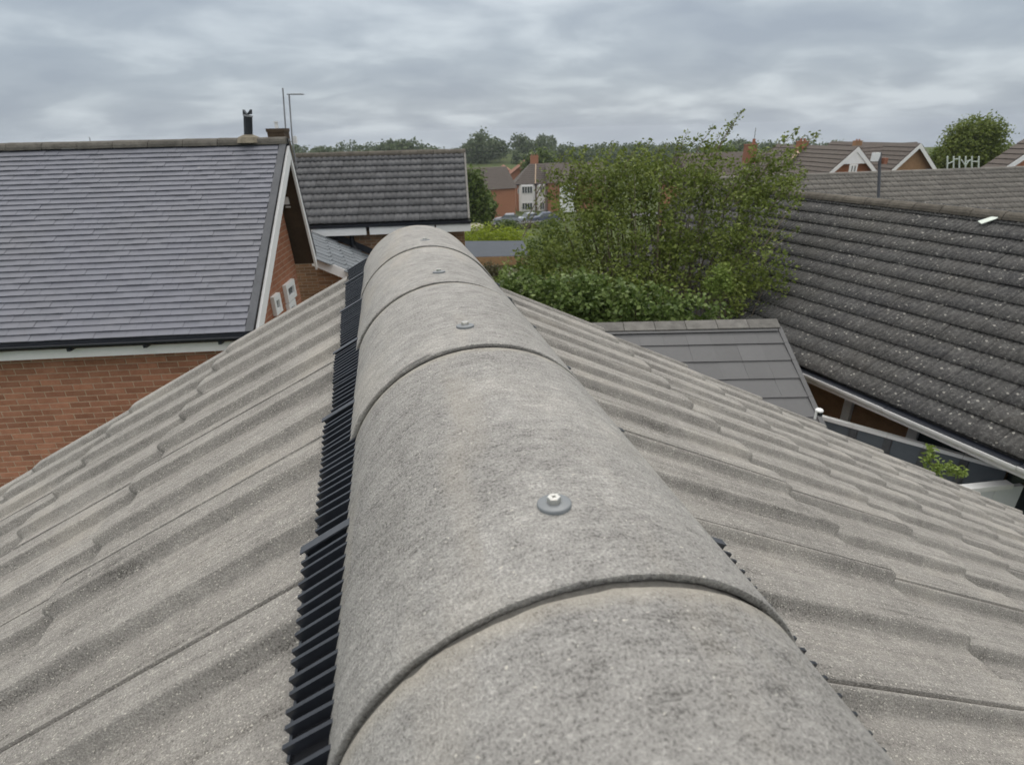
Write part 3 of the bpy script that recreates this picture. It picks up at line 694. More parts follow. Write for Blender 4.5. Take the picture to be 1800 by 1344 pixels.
# lean-to roof against the second house
tb = at_plane(546, 404, P2(0, .22, 0), v2); bb = at_plane(640, 444, P2(0, .22, 0), v2)
tf = at_z(553, 452, tb.z); 
dn = (bb-tb); fr = tf-tb
bfp = tf+dn*.92
lt = empty('lean_to', Vector((tf.x+.5, tf.y+1, gz(0, 14))), 'small brick lean to with blue grey slate roof and white barge board', 'lean-to')
dnn = dn.normalized(); frn = fr.normalized(); nlt = frn.cross(dnn).normalized()
if nlt.z < 0: nlt = -nlt
Ld, Lf = dn.length*1.5, fr.length; cw, cg = .36, .30
ltile = flat_tile(cw, cg, .05, .014, M['lean'], .006, 'slate')
nr_, nc_ = int(Ld/cg), int(Lf/cw)
slope_tiles(lt, ltile, tf+dnn*(nr_*cg)+nlt*.01, -frn, -dnn, nlt, nc_, nr_, Lf/nc_, cg, 'slate', None, True)
mb = MB(); mb.obox(tf-nlt*.05, dnn*Ld, -frn*Lf, -nlt*.04); mb.build('roof_deck', M['lead'], lt)
mb = MB(); mb.obox(tf+frn*.0-nlt*.16, dnn*Ld, frn*.03, nlt*.17); mb.build('barge_board', M['white'], lt)
mb = MB(); mb.obox(tb+nlt*.02-frn*.05, dnn*Ld, frn*.06, nlt*.15); mb.build('flashing', M['gutter'], lt)
zz = gz(0, 14)
q0 = tf-frn*.18; q1 = q0+dnn*Ld
mb = MB(); mb.prism([Vector((q0.x, q0.y, zz)), q0-Z*.12, q1-Z*.12, Vector((q1.x, q1.y, zz))], -frn*.12); mb.build('wall', M['bw_brown'], lt)

# ================================================================== grey flat-tiled outbuilding roof (right of the ridge)
u3, v3 = frame(13); A3 = at(1365, 566, 10.5); PT3 = R(26); g3 = .315; w3 = .33
P3 = lambda s, t, z: A3+u3*s+v3*t+Z*z
ob = empty('outbuilding', Vector((A3.x-1.5, A3.y-.8, -6.2)), 'small outbuilding with smooth grey flat tile roof beyond the right verge', 'outbuilding')
up3 = v3*math.cos(PT3)+Z*math.sin(PT3); nn3 = u3.cross(up3).normalized(); n3r = 6; n3c = 8
ft = flat_tile(w3, g3, .06, .017, M['flat'], .0015, 'flat_tile')
slope_tiles(ob, ft, A3-u3*(n3c*w3+.03)-up3*(n3r*g3+.11), u3, up3, nn3, n3c, n3r, w3, g3, 'flat_tile', None, False, .001)
slope_tiles(ob, ft, A3-u3*(n3c*w3+.03)-up3*(n3r*g3+.11)+u3*0, u3, up3, nn3, 0, 0, w3, g3)
L3 = n3c*w3+.05; T3 = n3r*g3+.11
mb = MB(); mb.prism([P3(-L3, 0, -.03), P3(-L3, 0, -.03)-up3*T3, P3(-L3, 0, -.09)-up3*T3, P3(-L3, 0, -.10), P3(-L3, 1.6, -.78), P3(-L3, 1.6, -.72)], u3*(L3-.03)); mb.build('roof_deck', M['lead'], ob)
for k in range(6):
    a = A3-u3*(.44*(k+1)); mb = MB()
    for sg in (-1, 1):
        dd = -up3 if sg < 0 else (v3*math.cos(PT3)-Z*math.sin(PT3)); mb.obox(a+Z*(.035+jit(.003))+u3*.004, u3*.432, dd*.17, Z*.016)
    mb.build('ridge_tile', M['flatridge'], ob, origin=a)
mb = MB(); mb.obox(A3-up3*.165-u3*L3+nn3*.024, u3*(L3-.05), -up3*.035, nn3*.008); mb.build('ridge_seal', M['flat'], ob)
for k in range(n3r):
    mb = MB(); o = A3-up3*(T3-k*g3)-u3*.035; mb.obox(o+nn3*.012, u3*.06, up3*(g3-.004), nn3*.014); mb.build('verge_cap', M['flat'], ob, origin=o)
zb = -6.2-A3.z; e3 = -up3*T3
mb = MB(); mb.prism([P3(-.12, -.02, zb), P3(-.12, -.02, -.14), P3(-.12, 0, -.14)+e3*.93, Vector((*(P3(-.12, 0, 0)+e3*.93).xy, -6.2))], -u3*(L3-.2)); mb.build('wall', M['bw_brown'], ob)
# lamp at the corner of the outbuilding
lq = at(1440, 722, 8.6)
wl = empty('wall_lamp', lq-Z*.12, 'small white round topped lamp at the outbuilding corner', 'lamp')
mb = MB(); mb.tube([lq+Z*.0, lq+Z*.012, lq+Z*.024], [.045, .045, .034], 16); mb.build('lamp_top', M['white'], wl)
mb = MB(); mb.tube([lq-u3*.03-Z*.10, lq-u3*.03], .014, 8); mb.build('bracket', M['white'], wl)
mb = MB(); mb.tube([lq+u3*.015-Z*.055, lq+u3*.015], .032, 10); mb.build('lamp_body', M['flue'], wl)

# ================================================================== right house, lichened dark tiles
dE = Vector((math.sin(R(-9.8)), math.cos(R(-9.8)), 0))
nE = Vector((dE.y, -dE.x, 0)); B4 = Vector((6.28, 3.69, -3.05)); RUN4, RISE4 = 3.4, 1.94
h4 = empty('house', Vector((10, 12, -6.2)), 'house at right with large dark lichen spotted tile roof and white gutter', 'house')
P4 = lambda s, t, z: B4+dE*s+nE*t+Z*z            # s along the eaves away from us, t up the run
SL4 = math.hypot(RUN4, RISE4); up4 = (nE*RUN4+Z*RISE4)/SL4; nn4 = (-dE).cross(up4).normalized()
if nn4.z < 0: nn4 = -nn4
g4 = SL4/12.5; w4 = .30
ltile4 = roll_tile(w4, g4, .04, .027, (.0375, .1125, .1875, .2625), .015, .036, M['lichen'], nx=3, ny=25, nose=.014, lip=.012, name='roof_tile')
slope_tiles(h4, ltile4, P4(-1.5, 0, .0), dE, up4, nn4, 35, 13, w4, g4, 'roof_tile', 300, False, .004, 'roof_tiles_far', key=lambda p: (p-CAM).length if (p-CAM).dot(_r)/(p-CAM).dot(_fw) < .72 else 100+(p-CAM).length)
mb = MB(); mb.prism([P4(-1.5, .03, -.03), P4(-1.5, RUN4, RISE4-.02), P4(-1.5, 2*RUN4, 0), P4(-1.5, 2*RUN4, -.1), P4(-1.5, RUN4, RISE4-.12), P4(-1.5, .03, -.1)], dE*10.45); mb.build('roof_deck', M['lichen'], h4)
ridge_line(h4, P4(-1.5, RUN4, RISE4+.03), P4(8.95, RUN4, RISE4+.03), .13, .45, M['mossdark'])
# white gutter in lengths, fascia, wall and posts
for k in range(7):
    s0 = -1.5+1.49*k; mb = MB(); kk = 8; Vv = []; dz = -.006*(k % 2)
    for s in (s0, s0+1.485):
        for j in range(kk+1): a = math.pi*j/kk; Vv.append(P4(s, -.075-.065*math.cos(a), -.02+dz-.080*math.sin(a)))
        for j in range(kk, -1, -1): a = math.pi*j/kk; Vv.append(P4(s, -.075-.060*math.cos(a), -.018+dz-.074*math.sin(a)))
    m_ = 2*(kk+1); mb.v = Vv; mb.f = [(j, (j+1) % m_, m_+(j+1) % m_, m_+j) for j in range(m_)]+[tuple(range(m_)), tuple(range(m_, 2*m_))]
    gg = mb.build('gutter', M['white'], h4, origin=P4(s0, -.07, 0))
    mb = MB(); mb.obox(P4(s0, -.128, -.030), dE*1.48, nE*.135, Z*.014); mb.build('gutter_shade_dirt', M['gutter'], gg)  # dark strip paints in tile overhang shade and dirt inside the gutter
mb = MB(); mb.obox(P4(-1.5, .02, -.20), dE*10.45, nE*.03, Z*.15); mb.build('fascia', M['white'], h4)
mb = MB(); mb.obox(P4(-1.5, .05, -.21), dE*10.45, nE*.7, Z*.012); mb.build('soffit', M['soffit'], h4)
mb = MB(); mb.obox(P4(-1.4, .72, -3.0), dE*10.3, nE*5.3, Z*2.79); mb.build('wall', M['tan'], h4)
mb = MB(); mb.prism([P4(8.9, .75, -.2), P4(8.9, RUN4, RISE4-.15), P4(8.9, 6.0, -.2)], -dE*.1); mb.build('gable_wall', M['tan'], h4)
for (px, py) in ((1491, 722), (1606, 765)):
    q = at_plane(px, py, P4(0, .70, 0), nE); mb = MB(); mb.obox(Vector((q.x, q.y, -4.6))-dE*.07, dE*.13, -nE*.06, Z*(4.6-3.42)); mb.build('post', M['white'], h4)
q = at_plane(1588, 758, P4(0, .70, 0), nE)
window(h4, Vector((q.x, q.y, -4.0))-dE*1.25, dE, 2.2, 1.0, -nE, M['timber'], .03, .05, 2)
# slipped white flashing and open gap on the ridge
sw = at_plane(1740, 386, P4(0, RUN4*.93, RISE4*.93)+nn4*.07, nn4)
wa = at_plane(1722, 392, P4(0, 0, 0)+nn4*.075, nn4); wb = at_plane(1758, 379, P4(0, 0, 0)+nn4*.075, nn4)
mb = MB(); ax = (wb-wa); sd_ = ax.cross(nn4).normalized(); mb.prism([wa-sd_*.05, wa+sd_*.05, wa+ax*.72+sd_*.055, wb+sd_*.02, wb-sd_*.03], nn4*.012)
mb.build('flashing_patch', M['aerial'], h4, origin=wa, label='loose white flashing piece below the ridge')
hq = at_plane(1437, 357, P4(0, RUN4-.05, 0), nE)
mb = MB(); mb.obox(hq-dE*.18-Z*.04-nE*.1, dE*.36, nE*.06, Z*.09); mb.build('ridge_gap', M['gutter'], h4, origin=hq)

# ================================================================== fences under the right eave
zs = -3.50
b0, b1 = at_z(1447, 732, zs), at_z(1690, 799, zs); f0, f1 = at_z(1560, 864, zs), at_z(1778, 850, zs)
fe = empty('garden_fence', Vector((b0.x, b0.y, -6.2)), 'dark grey upright panel fence with white top rail under the right eave', 'fence')
f1 = Vector((min(f1.x, 6.75), f1.y, zs)); dirb = (b1-b0).normalized(); sdv = Vector((dirb.y, -dirb.x, 0))
if sdv.y > 0: sdv = -sdv
bE = b1+dirb*.45; Lb = (bE-b0).length; nb_ = 5; pw = Lb/nb_
for k in range(nb_):
    a = b0+dirb*(pw*k); lo = Vector((a.x, a.y, -6.2))
    mb = MB(); mb.obox(lo+dirb*.05, dirb*(pw-.055), sdv*.03, Z*(zs+6.2-.03)); mb.build('panel', M['shedroof'], fe, origin=lo)
    mb = MB(); mb.obox(lo-dirb*.045, dirb*.09, sdv*.05, Z*(zs+6.2-.03)); mb.build('post', M['lead'], fe, origin=lo)
    mb = MB(); mb.obox(a-dirb*.02-Z*.028-sdv*.01, dirb*(pw-.004), sdv*.065, Z*.05); mb.build('top_rail', M['white'], fe, origin=a)
pa = f0-Vector((.9, 0, 0))
gr = empty('panel_fence', Vector((pa.x+1, pa.y, -6.2)), 'pale panelled fence with white top rail beside the little light green plant', 'fence')
mb = MB(); fd = (f1-pa).normalized(); fn = Vector((fd.y, -fd.x, 0)); Lf_ = (f1-pa).length
mb.obox(pa-Z*.05-fn*.07, fd*Lf_, fn*.10, Z*.06); mb.build('top_rail', M['white'], gr, origin=pa)
wz = -6.2-zs
x_end = at_plane(1777, 900, f1-fn*.03, fn); Lw = (x_end-pa).dot(fd)
npan = 7; pw = Lw/npan
for k in range(npan):
    a = pa+fd*(pw*k)-fn*.06+Z*(wz); mb = MB(); mb.obox(a, fd*(pw-.006), fn*.05, Z*(-wz-.055)); mb.build('cladding_panel', M['panel'], gr, origin=a)
for px, h in ((1686, .11), (1705, .16)):
    a = at_plane(px, 862, f1-fn*.005, fn); mb = MB(); mb.obox(Vector((a.x, a.y, zs-.06-h))-fn*.008, fd*.03, fn*.012, Z*h); mb.build('slot', M['gutter'], gr, origin=a)
a = pa+fd*Lw-fn*.06+Z*wz; mb = MB(); mb.obox(a, fd*.14, fn*.055, Z*(-wz-.055)); mb.build('corner_post', M['flue'], gr, origin=a)
a = a+fd*.145; mb = MB(); mb.obox(a, fd*.9, fn*.03, Z*(-wz-.2)); mb.build('gate', M['glass'], gr, origin=a)

# ================================================================== foliage helpers
def leaf_mesh(name, P, size, mat, up=.35, aspect=.62):
    """one folded diamond leaf per point"""
    n = len(P); s = size*K*rng.uniform(.6, 1.35, n)[:, None]
    d = rng.normal(size=(n, 3)); d[:, 2] = d[:, 2]*.6-.1; d /= np.linalg.norm(d, axis=1)[:, None]
    a = rng.normal(size=(n, 3)); a[:, 2] += up; b = np.cross(d, a); b /= np.linalg.norm(b, axis=1)[:, None]+1e-9; nn = np.cross(b, d)
    V = np.empty((n, 4, 3)); V[:, 0] = P-d*s*.5; V[:, 2] = P+d*s*.5; V[:, 1] = P+b*s*aspect*.5+nn*s*.12; V[:, 3] = P-b*s*aspect*.5+nn*s*.12
    me = bpy.data.meshes.new(name); me.vertices.add(4*n); me.vertices.foreach_set('co', V.reshape(-1))
    me.loops.add(6*n); me.polygons.add(2*n); k = np.arange(n)*4
    me.loops.foreach_set('vertex_index', np.c_[k, k+1, k+2, k, k+2, k+3].reshape(-1).astype(np.int32))
    me.polygons.foreach_set('loop_start', np.arange(0, 6*n, 3).astype(np.int32)); me.polygons.foreach_set('loop_total', np.full(2*n, 3, np.int32))
    me.update(calc_edges=True); me.materials.append(mat); return me
def lobe_points(lobes, n, shell=.55, power=None):
    """points in a union of ellipsoids (c, rx, ry, rz), denser towards the outside"""
    w = np.array([l[1]*l[2]*l[3] for l in lobes])**.75; w /= w.sum(); out = []
    for l, k in zip(lobes, rng.multinomial(n, w)):
        d = rng.normal(size=(k, 3)); d /= np.linalg.norm(d, axis=1)[:, None]+1e-9
        r = rng.uniform(0, 1, k)**(power or (1/3*shell+.12)); out.append(np.array(l[0])+d*r[:, None]*np.array(l[1:4]))
    return np.concatenate(out)
def clumped(lobes, nclump, per, spread, power=None):
    c = lobe_points(lobes, nclump, .55, power); k = rng.poisson(per, nclump); idx = np.repeat(np.arange(nclump), k)
    return c[idx]+rng.normal(size=(len(idx), 3))*spread*K, c
def limb_mesh(base, tips, rad, mat, name, parent, stems=3, spread=.3, n=5):
    mb = MB(); b = Vector(base); rad *= K
    for i, t in enumerate(tips):
        t = Vector(t); s = b+Vector((jit(spread), jit(spread), 0)) if i < stems else b+(t-b)*random.uniform(.05, .3)+Vector((jit(spread), jit(spread), 0))*.5
        m1 = s+(t-s)*.38+Vector((jit(.12), jit(.12), abs(jit(.2))+.1))*(t-s).length*.4; m2 = s+(t-s)*.72+Vector((jit(.1), jit(.1), jit(.1)))*(t-s).length*.3
        r0 = rad*(1 if i < stems else random.uniform(.3, .6)); mb.tube([s, m1, m2, t], [r0, r0*.65, r0*.38, r0*.12], n, False)
    return mb.build(name, mat, parent)
def px_lobe(px, py, d, rx, ry, rz): c = at(px, py, d); s = d/F0; return (tuple(c), rx*s, ry*K, rz*s)

# ------------------------------------------------------------------ the big loose tree
D = 14.0
lob = [px_lobe(1150, 340, D, 130, 1.1, 62), px_lobe(1240, 320, D, 75, .9, 50), px_lobe(1050, 345, D+.2, 80, 1., 70), px_lobe(1330, 330, D-.4, 80, .9, 65), px_lobe(1170, 430, D, 170, 1.3, 80),
       px_lobe(1010, 430, D, 80, 1., 80), px_lobe(960, 470, D-.3, 60, .8, 55), px_lobe(1300, 420, D-.7, 75, .9, 75), px_lobe(1370, 320, D-.9, 40, .5, 45), px_lobe(1110, 300, D, 90, .8, 35),
       px_lobe(1290, 510, D-1.2, 70, .6, 55), px_lobe(1120, 505, D-.6, 150, 1., 60), px_lobe(1020, 320, D+.4, 40, .5, 45), px_lobe(1370, 480, D-1.5, 40, .3, 50)]
base = Vector((at(1150, 600, D).x, at(1150, 600, D).y, gz(2, 13.5)))
tree = empty('garden_tree', base, 'loose bushy green tree with thin shoots standing behind the outbuilding', 'tree')
P1_, cl_ = clumped(lob, 950, 24, .12, .62); P2_, _c = clumped([(c_, a*1.12, b*1.1, d_*1.15) for c_, a, b, d_ in lob], 620, 13, .075, .4); P = np.concatenate([P1_, P2_])
shoots = [(1305, 196, -.3), (1290, 215, -.3), (1268, 232, -.3), (1245, 248, -.2), (1195, 242, 0), (1125, 252, 0), (1100, 262, .1), (1060, 262, .2), (1010, 262, .2), (990, 272, .3), (1160, 258, 0), (1320, 285, -.5), (1355, 262, -.6), (1385, 238, -.8), (1402, 226, -.8), (1440, 234, -.9), (1080, 245, .1), (1210, 228, .0), (1255, 222, -.1), (1030, 258, .2), (1145, 246, .1), (1175, 250, -.1), (1230, 236, .1), (1340, 268, -.5), (1362, 288, -.6), (1420, 300, -.9), (1412, 345, -1.), (1405, 400, -1.2), (975, 300, .3), (965, 340, .3)]
tw = MB(); ex = []
for (x, y, dd) in shoots:
    t = at(x, y, D+dd); s = at(x-random.uniform(15, 55) if x < 1330 else x-70, y+random.uniform(60, 95), D+dd)
    m_ = s+(t-s)*.5+Vector((0, 0, .07)); tw.tube([s, m_, t], [.014, .009, .003], 4, False)
    for k in range(58):
        f = random.random()**.75; q = (s+(t-s)*f)+Vector((0, 0, .07*4*f*(1-f))); r = .10*(1.15-f)+.012
        ex.append((q.x+random.gauss(0, r), q.y+random.gauss(0, r), q.z+random.gauss(0, r*.8)))
P = np.concatenate([P, np.array(ex)])
inst('crown', leaf_mesh('crown', P-np.array(base), .090, M['leaf']), tree, Matrix.Translation(base))
limb_mesh(base, [cl_[i] for i in range(0, 950, 7)], .095, M['bark'], 'trunk', tree, 6, .5)
tw.build('twigs', M['bark'], tree)
# ------------------------------------------------------------------ ivy covered shrub at its foot
D2 = 11.9
lob = [px_lobe(930, 530, D2, 55, .6, 55), px_lobe(1000, 540, D2, 75, .7, 60), px_lobe(1075, 555, D2-.1, 80, .6, 55), px_lobe(1150, 555, D2-.2, 80, .6, 50), px_lobe(1215, 560, D2-.3, 60, .5, 40), px_lobe(900, 520, D2+.2, 40, .5, 45), px_lobe(1040, 520, D2+.3, 60, .5, 45)]
base = Vector((*at(1060, 600, D2).xy, -6.2))
sh = empty('ivy_shrub', base, 'dense dark green broad leaved shrub in front of the loose tree', 'shrub')
P, cl_ = clumped(lob, 620, 15, .085); inst('foliage', leaf_mesh('foliage', P-np.array(base), .105, M['ivy'], 1.2, .8), sh, Matrix.Translation(base))
limb_mesh(base, [cl_[i] for i in range(0, 620, 14)], .05, M['bark'], 'stems', sh, 6, .8)
D2 = 12.6
for (lab, mat, ls, cs, nn_, sz) in (('bright yellow green shrub at the right end of the hedge by the outbuilding', 'leaf_bright', [(1262, 500, 22, 18), (1270, 480, 14, 14)], 12.2, 160, .06),
                               ('pale green sapling between the ivy shrub and the flat garage', 'leaf_bright', [(890, 480, 9, 22), (882, 500, 14, 16)], 13.5, 90, .06),
                               ('brownish twiggy shrub beside the far end of the ridge', 'brown_leaf', [(872, 482, 20, 14), (860, 475, 14, 12)], 15.5, 150, .06),
                               ('olive twiggy shrub right of the flat garage roof', 'leaf_dark', [(950, 440, 25, 25), (930, 470, 25, 22), (975, 420, 22, 25)], 17, 330, .08)):
    lob = [px_lobe(x, y, cs, rx, rx*cs/F0/K, rz) for x, y, rx, rz in ls]; base = Vector((*at(ls[0][0], ls[0][1], cs).xy, -6.3))
    o = empty('shrub', base, lab, 'shrub'); P, cl_ = clumped(lob, nn_, 9, .06)
    inst('foliage', leaf_mesh('foliage', P-np.array(base), sz, M[mat]), o, Matrix.Translation(base)); limb_mesh(base, [cl_[i] for i in range(0, nn_, 14)], .03, M['bark'], 'stems', o, 3, .2)
# small plant by the garden room
pb_ = at(1650, 850, 6.0); base = Vector((pb_.x, pb_.y, -6.2))
o = empty('garden_plant', base, 'small light green leafy plant in front of the grey fence', 'plant')
lob = [px_lobe(1632, 800, 6.0, 14, .08, 16), px_lobe(1636, 826, 6.0, 16, .09, 14), px_lobe(1658, 824, 6.0, 14, .08, 13), px_lobe(1682, 826, 6.0, 12, .08, 13), px_lobe(1650, 842, 6.0, 30, .1, 10)]
P, cl_ = clumped(lob, 60, 6, .022); inst('foliage', leaf_mesh('foliage', P-np.array(base), .055, M['leaf_bright'], .8, .5), o, Matrix.Translation(base))
limb_mesh(base, [cl_[i] for i in range(0, 60, 5)], .015, M['bark'], 'stems', o, 2, .1)

# ================================================================== middle distance: flat garage, hedge, trees
def P_at(px, py, z): return at_z(px, py, z)
zg_ = -5.1
g0, g1, g2_, g3_ = at_z(770, 424, zg_), at_z(919, 423, zg_), at_z(932, 449, zg_), at_z(770, 453, zg_)
ga = empty('garage', Vector(((g0+g2_)/2).xy.to_3d())+Z*-7.6, 'flat roofed garage with grey felt roof beside the brown house', 'garage')
mb = MB(); mb.prism([g3_, g2_, g1, g0], Z*-.12); mb.build('roof', M['felt'], ga)
fd = (g2_-g3_).normalized(); fn = Vector((fd.y, -fd.x, 0))
mb = MB(); mb.obox(g3_-Z*.42+fn*.02, g2_-g3_, fn*.03, Z*.40); mb.build('fascia', M['tan'], ga)
mb = MB(); mb.prism([Vector((p.x, p.y, -8)) for p in (g3_-fn*.3, g2_-fn*.3-fd*.3, g1+fn*.3-fd*.3, g0+fn*.3)], Z*(8+zg_-.12)); mb.build('wall', M['cream'], ga)
ww = at_z(850, 463, -5.6); mb = MB(); mb.obox(ww-fd*.9, fd*1.5, fn*.05, Z*.16)
tag(mb.build('sill_board', M['white'], ga), label='white board under the garage fascia')
# lime hedge
lob = []
for k in range(9): p = at_z(826+k*13, 424, -5.4); lob.append(((p.x, p.y+3, -5.9), 1.0, 1.0, .9+.25*math.sin(k*2.2)))
base = Vector((lob[4][0][0], lob[4][0][1], gz(0, 30)))
hd = empty('hedge', base, 'lime green hedge along the back of the flat garage roof', 'hedge')
P, cl_ = clumped(lob, 700, 12, .16); inst('foliage', leaf_mesh('foliage', P-np.array(base), .16, M['lime'], .8), hd, Matrix.Translation(base))
limb_mesh(base, [cl_[i] for i in range(0, 700, 40)], .05, M['bark'], 'stems', hd, 6, 2)
# pale drive beside it
p0, p1, p2, p3 = [at_z(x, y, -7.0) for x, y in ((812, 412), (850, 402), (838, 397), (812, 399))]
mb = MB(); mb.prism([p0, p1, p2, p3], Z*.3); mb.build('driveway', M['cream'], kind='structure')

def simple_tree(name, label, px, py, d, rx, rz, nclump, per, spread, size, mat, lobes=5, depthr=None, group=None, cat='tree'):
    s = d/F0; c = at(px, py, d); ry = depthr or rx*s*.8
    lob = [(tuple(c), rx*s*.72, ry*.7, rz*s*.75)]
    for k in range(lobes):
        a = 2*math.pi*k/lobes+jit(.4); lob.append(((c.x+rx*s*.5*math.cos(a), c.y+ry*.4*jit(1), c.z+rz*s*.48*math.sin(a)), rx*s*random.uniform(.38, .52), ry*.5, rz*s*random.uniform(.38, .52)))
    base = Vector((c.x, c.y, gz(c.x, c.y))); o = empty(name, base, label, cat, group)
    P, cl_ = clumped(lob, nclump, per, spread); inst('crown', leaf_mesh('crown', P-np.array(base), size, M[mat]), o, Matrix.Translation(base))
    top = Vector(c)-Z*rz*s*.2; mb = MB(); mb.tube([base, (base+top)/2+Vector((.05, 0, 0)), top], [rx*s*.09, rx*s*.07, rx*s*.04], 7)
    for k in range(7):
        t = Vector(cl_[k*9]); m_ = (base+top)/2+Z*jit(.3); mb.tube([m_, (m_+t)/2+Z*.2, t], [rx*s*.04, rx*s*.025, rx*s*.006], 5, False)
    mb.build('trunk', M['bark'], o); return o
simple_tree('round_tree', 'round yellow green tree behind the pale roof at right', 1708, 262, 52, 58, 52, 1500, 12, .28, .24, 'leaf', 7)
simple_tree('small_tree', 'dark green tree right of the second house gable', 832, 350, 62, 26, 50, 700, 13, .4, .36, 'leaf_dark', 6)
simple_tree('small_tree', 'mid green tree in front of the orange gabled house', 852, 366, 74, 18, 24, 400, 12, .4, .36, 'leaf_dark', 5)
simple_tree('small_tree', 'olive green tree behind the loose tree top', 950, 300, 150, 30, 32, 500, 12, 1., 1.0, 'leaf_dark', 5)
simple_tree('small_tree', 'green tree left of the red chimney pots', 1265, 300, 70, 60, 38, 700, 12, .45, .45, 'leaf_dark', 6)
simple_tree('small_tree', 'low bush beside the round tree behind the pale roof', 1650, 275, 55, 18, 16, 220, 11, .25, .22, 'leaf_bright', 4)
for i, (x, y, w, h) in enumerate(((850, 402, 24, 10), (890, 398, 26, 9), (925, 405, 28, 12), (965, 396, 24, 12))):
    simple_tree('bush', ('olive bush just left of the silver car', 'olive bush under the silver car', 'tall olive bush right of the lime hedge', 'grey green bush below the blue car')[i], x, y+3, 80+i*2, w, h, 240, 11, .35, .38, 'leaf_dark' if i % 2 else 'brown_leaf', 4, cat='bush')

# ------------------------------------------------------------------ far wood on the hill
lob = []
for k in range(300):
    px = random.uniform(480, 1480); d = random.uniform(250, 360)
    top = 262 if px < 590 else (258 if px < 800 else (247 if px < 960 else 262))
    if 600 < px < 800: top += 4*math.sin(px*.05)
    if px > 1250: top = 258
    r = random.uniform(3, 6)*K; c = at(px, top+(2 if 800 < px < 960 else 7)+random.uniform(0, 34)*(1 if px < 980 else .35), d); lob.append((tuple(c), r*1.1, r, r*random.uniform(.75, 1.05)))
P, cl_ = clumped(lob, 11000, 11, .8); base = Vector((20, 300, gz(20, 300)))
tag(inst('woodland', leaf_mesh('woodland', P-np.array(base), 1.25, M['far_leaf'], .6, .8), None, Matrix.Translation(base)), 'far wooded hill of mixed green trees on the horizon', 'woodland', None, 'stuff')
simple_tree('round_tree', 'round topped far tree rising above the brown house ridge', 712, 266, 240, 12, 9, 260, 10, 1.2, 1.8, 'far_leaf', 4)
simple_tree('far_tree', 'pair of pale far trees left of the round topped tree', 680, 270, 260, 15, 8, 220, 10, 1.2, 1.8, 'far_leaf', 4)
simple_tree('far_tree', 'small pointed far tree above the left house gable', 573, 275, 240, 8, 6, 160, 10, .9, 1.5, 'far_leaf', 4)

# ================================================================== distant houses
def gable_house(name, label, c, az, L, Wd, he, hr, wall, roofm, board=True, chim=None, zbase=None, cat='house', roof_over=.3):
    """ridge along frame(az)[1]; c centre of the footprint, gable faces -v"""
    u, v = frame(az); zb_ = gz(c[0], c[1]) if zbase is None else zbase; c = Vector((c[0], c[1], 0)); q = lambda s, t, z: c+u*s+v*t+Z*(zb_+z)
    o = empty(name, q(0, 0, 0), label, cat)
    mb = MB(); mb.prism([q(-Wd/2, -L/2, -1), q(Wd/2, -L/2, -1), q(Wd/2, -L/2, he), q(0, -L/2, hr-.1), q(-Wd/2, -L/2, he)], v*L); mb.build('wall', wall, o)
    k = (hr-he)/(Wd/2); ov = roof_over
    for sg in (-1, 1):
        mb = MB(); e0 = q(sg*(Wd/2+ov), -L/2-ov, he-k*ov); r0 = q(0, -L/2-ov, hr)
        ax_ = (r0-e0); nrow = max(4, int(ax_.length/.34)); st = ax_/nrow; nv = (ax_.cross(v)).normalized(); nv = nv if nv.z > 0 else -nv
        for i in range(nrow): mb.obox(e0+st*i+nv*.03, v*(L+2*ov), st*1.0, nv*.03) if False else mb.prism([e0+st*i, e0+st*i+nv*.06, e0+st*(i+1)+nv*.02, e0+st*(i+1)], v*(L+2*ov))
        rp = mb.build('roof', roofm, o)
        if board: mb = MB(); mb.prism([e0+v*-.03, r0-v*.03, r0-v*.03-Z*.28, e0-v*.03-Z*.28], v*.025); mb.build('barge_board', M['white'], o)
    return o, q, u, v
# pale roof behind the right house
u5, v5 = frame(6); R5 = at(1600, 303, 30); pr = empty('house', Vector((R5.x, R5.y, -6.8)), 'long low house with pale grey brown tiled roof behind the lichened roof', 'house')
up5 = v5*math.cos(R(28))+Z*math.sin(R(28)); nn5 = u5.cross(up5).normalized(); g5 = .33
f5 = roll_tile(.33, g5, .03, .03, (.0825, .2475), .03, .08, M['paleroof'], nx=2, ny=9, nose=.0, lip=.02, name='roof_tile')
slope_tiles(pr, f5, R5-u5*9.24-up5*(12*g5), u5, up5, nn5, 56, 12, .33, g5, 'roof_tile', 300, False, .004, 'roof_tiles_far', key=lambda p: (0 if abs((p-R5).dot(u5)) < 5.2 else 50)+(R5.z-p.z))
mb = MB(); mb.prism([R5-u5*9.3-Z*.03, R5-u5*9.3-up5*(12*g5)-Z*.04, R5-u5*9.3+v5*3.5-Z*1.9], u5*18.6); mb.build('roof_deck', M['paleroof'], pr)
ridge_line(pr, R5-u5*9.3+Z*.02, R5+u5*9.3+Z*.02, .12, .46, M['paleroof'])
eb = -up5*(12*g5); mb = MB(); mb.prism([R5-u5*9+eb*.93-Z*.2, R5+u5*9+eb*.93-Z*.2, R5+u5*9+v5*3.2-Z*1.9, R5-u5*9+v5*3.2-Z*1.9], Z*-4.5); mb.build('wall', M['bw_brown'], pr)
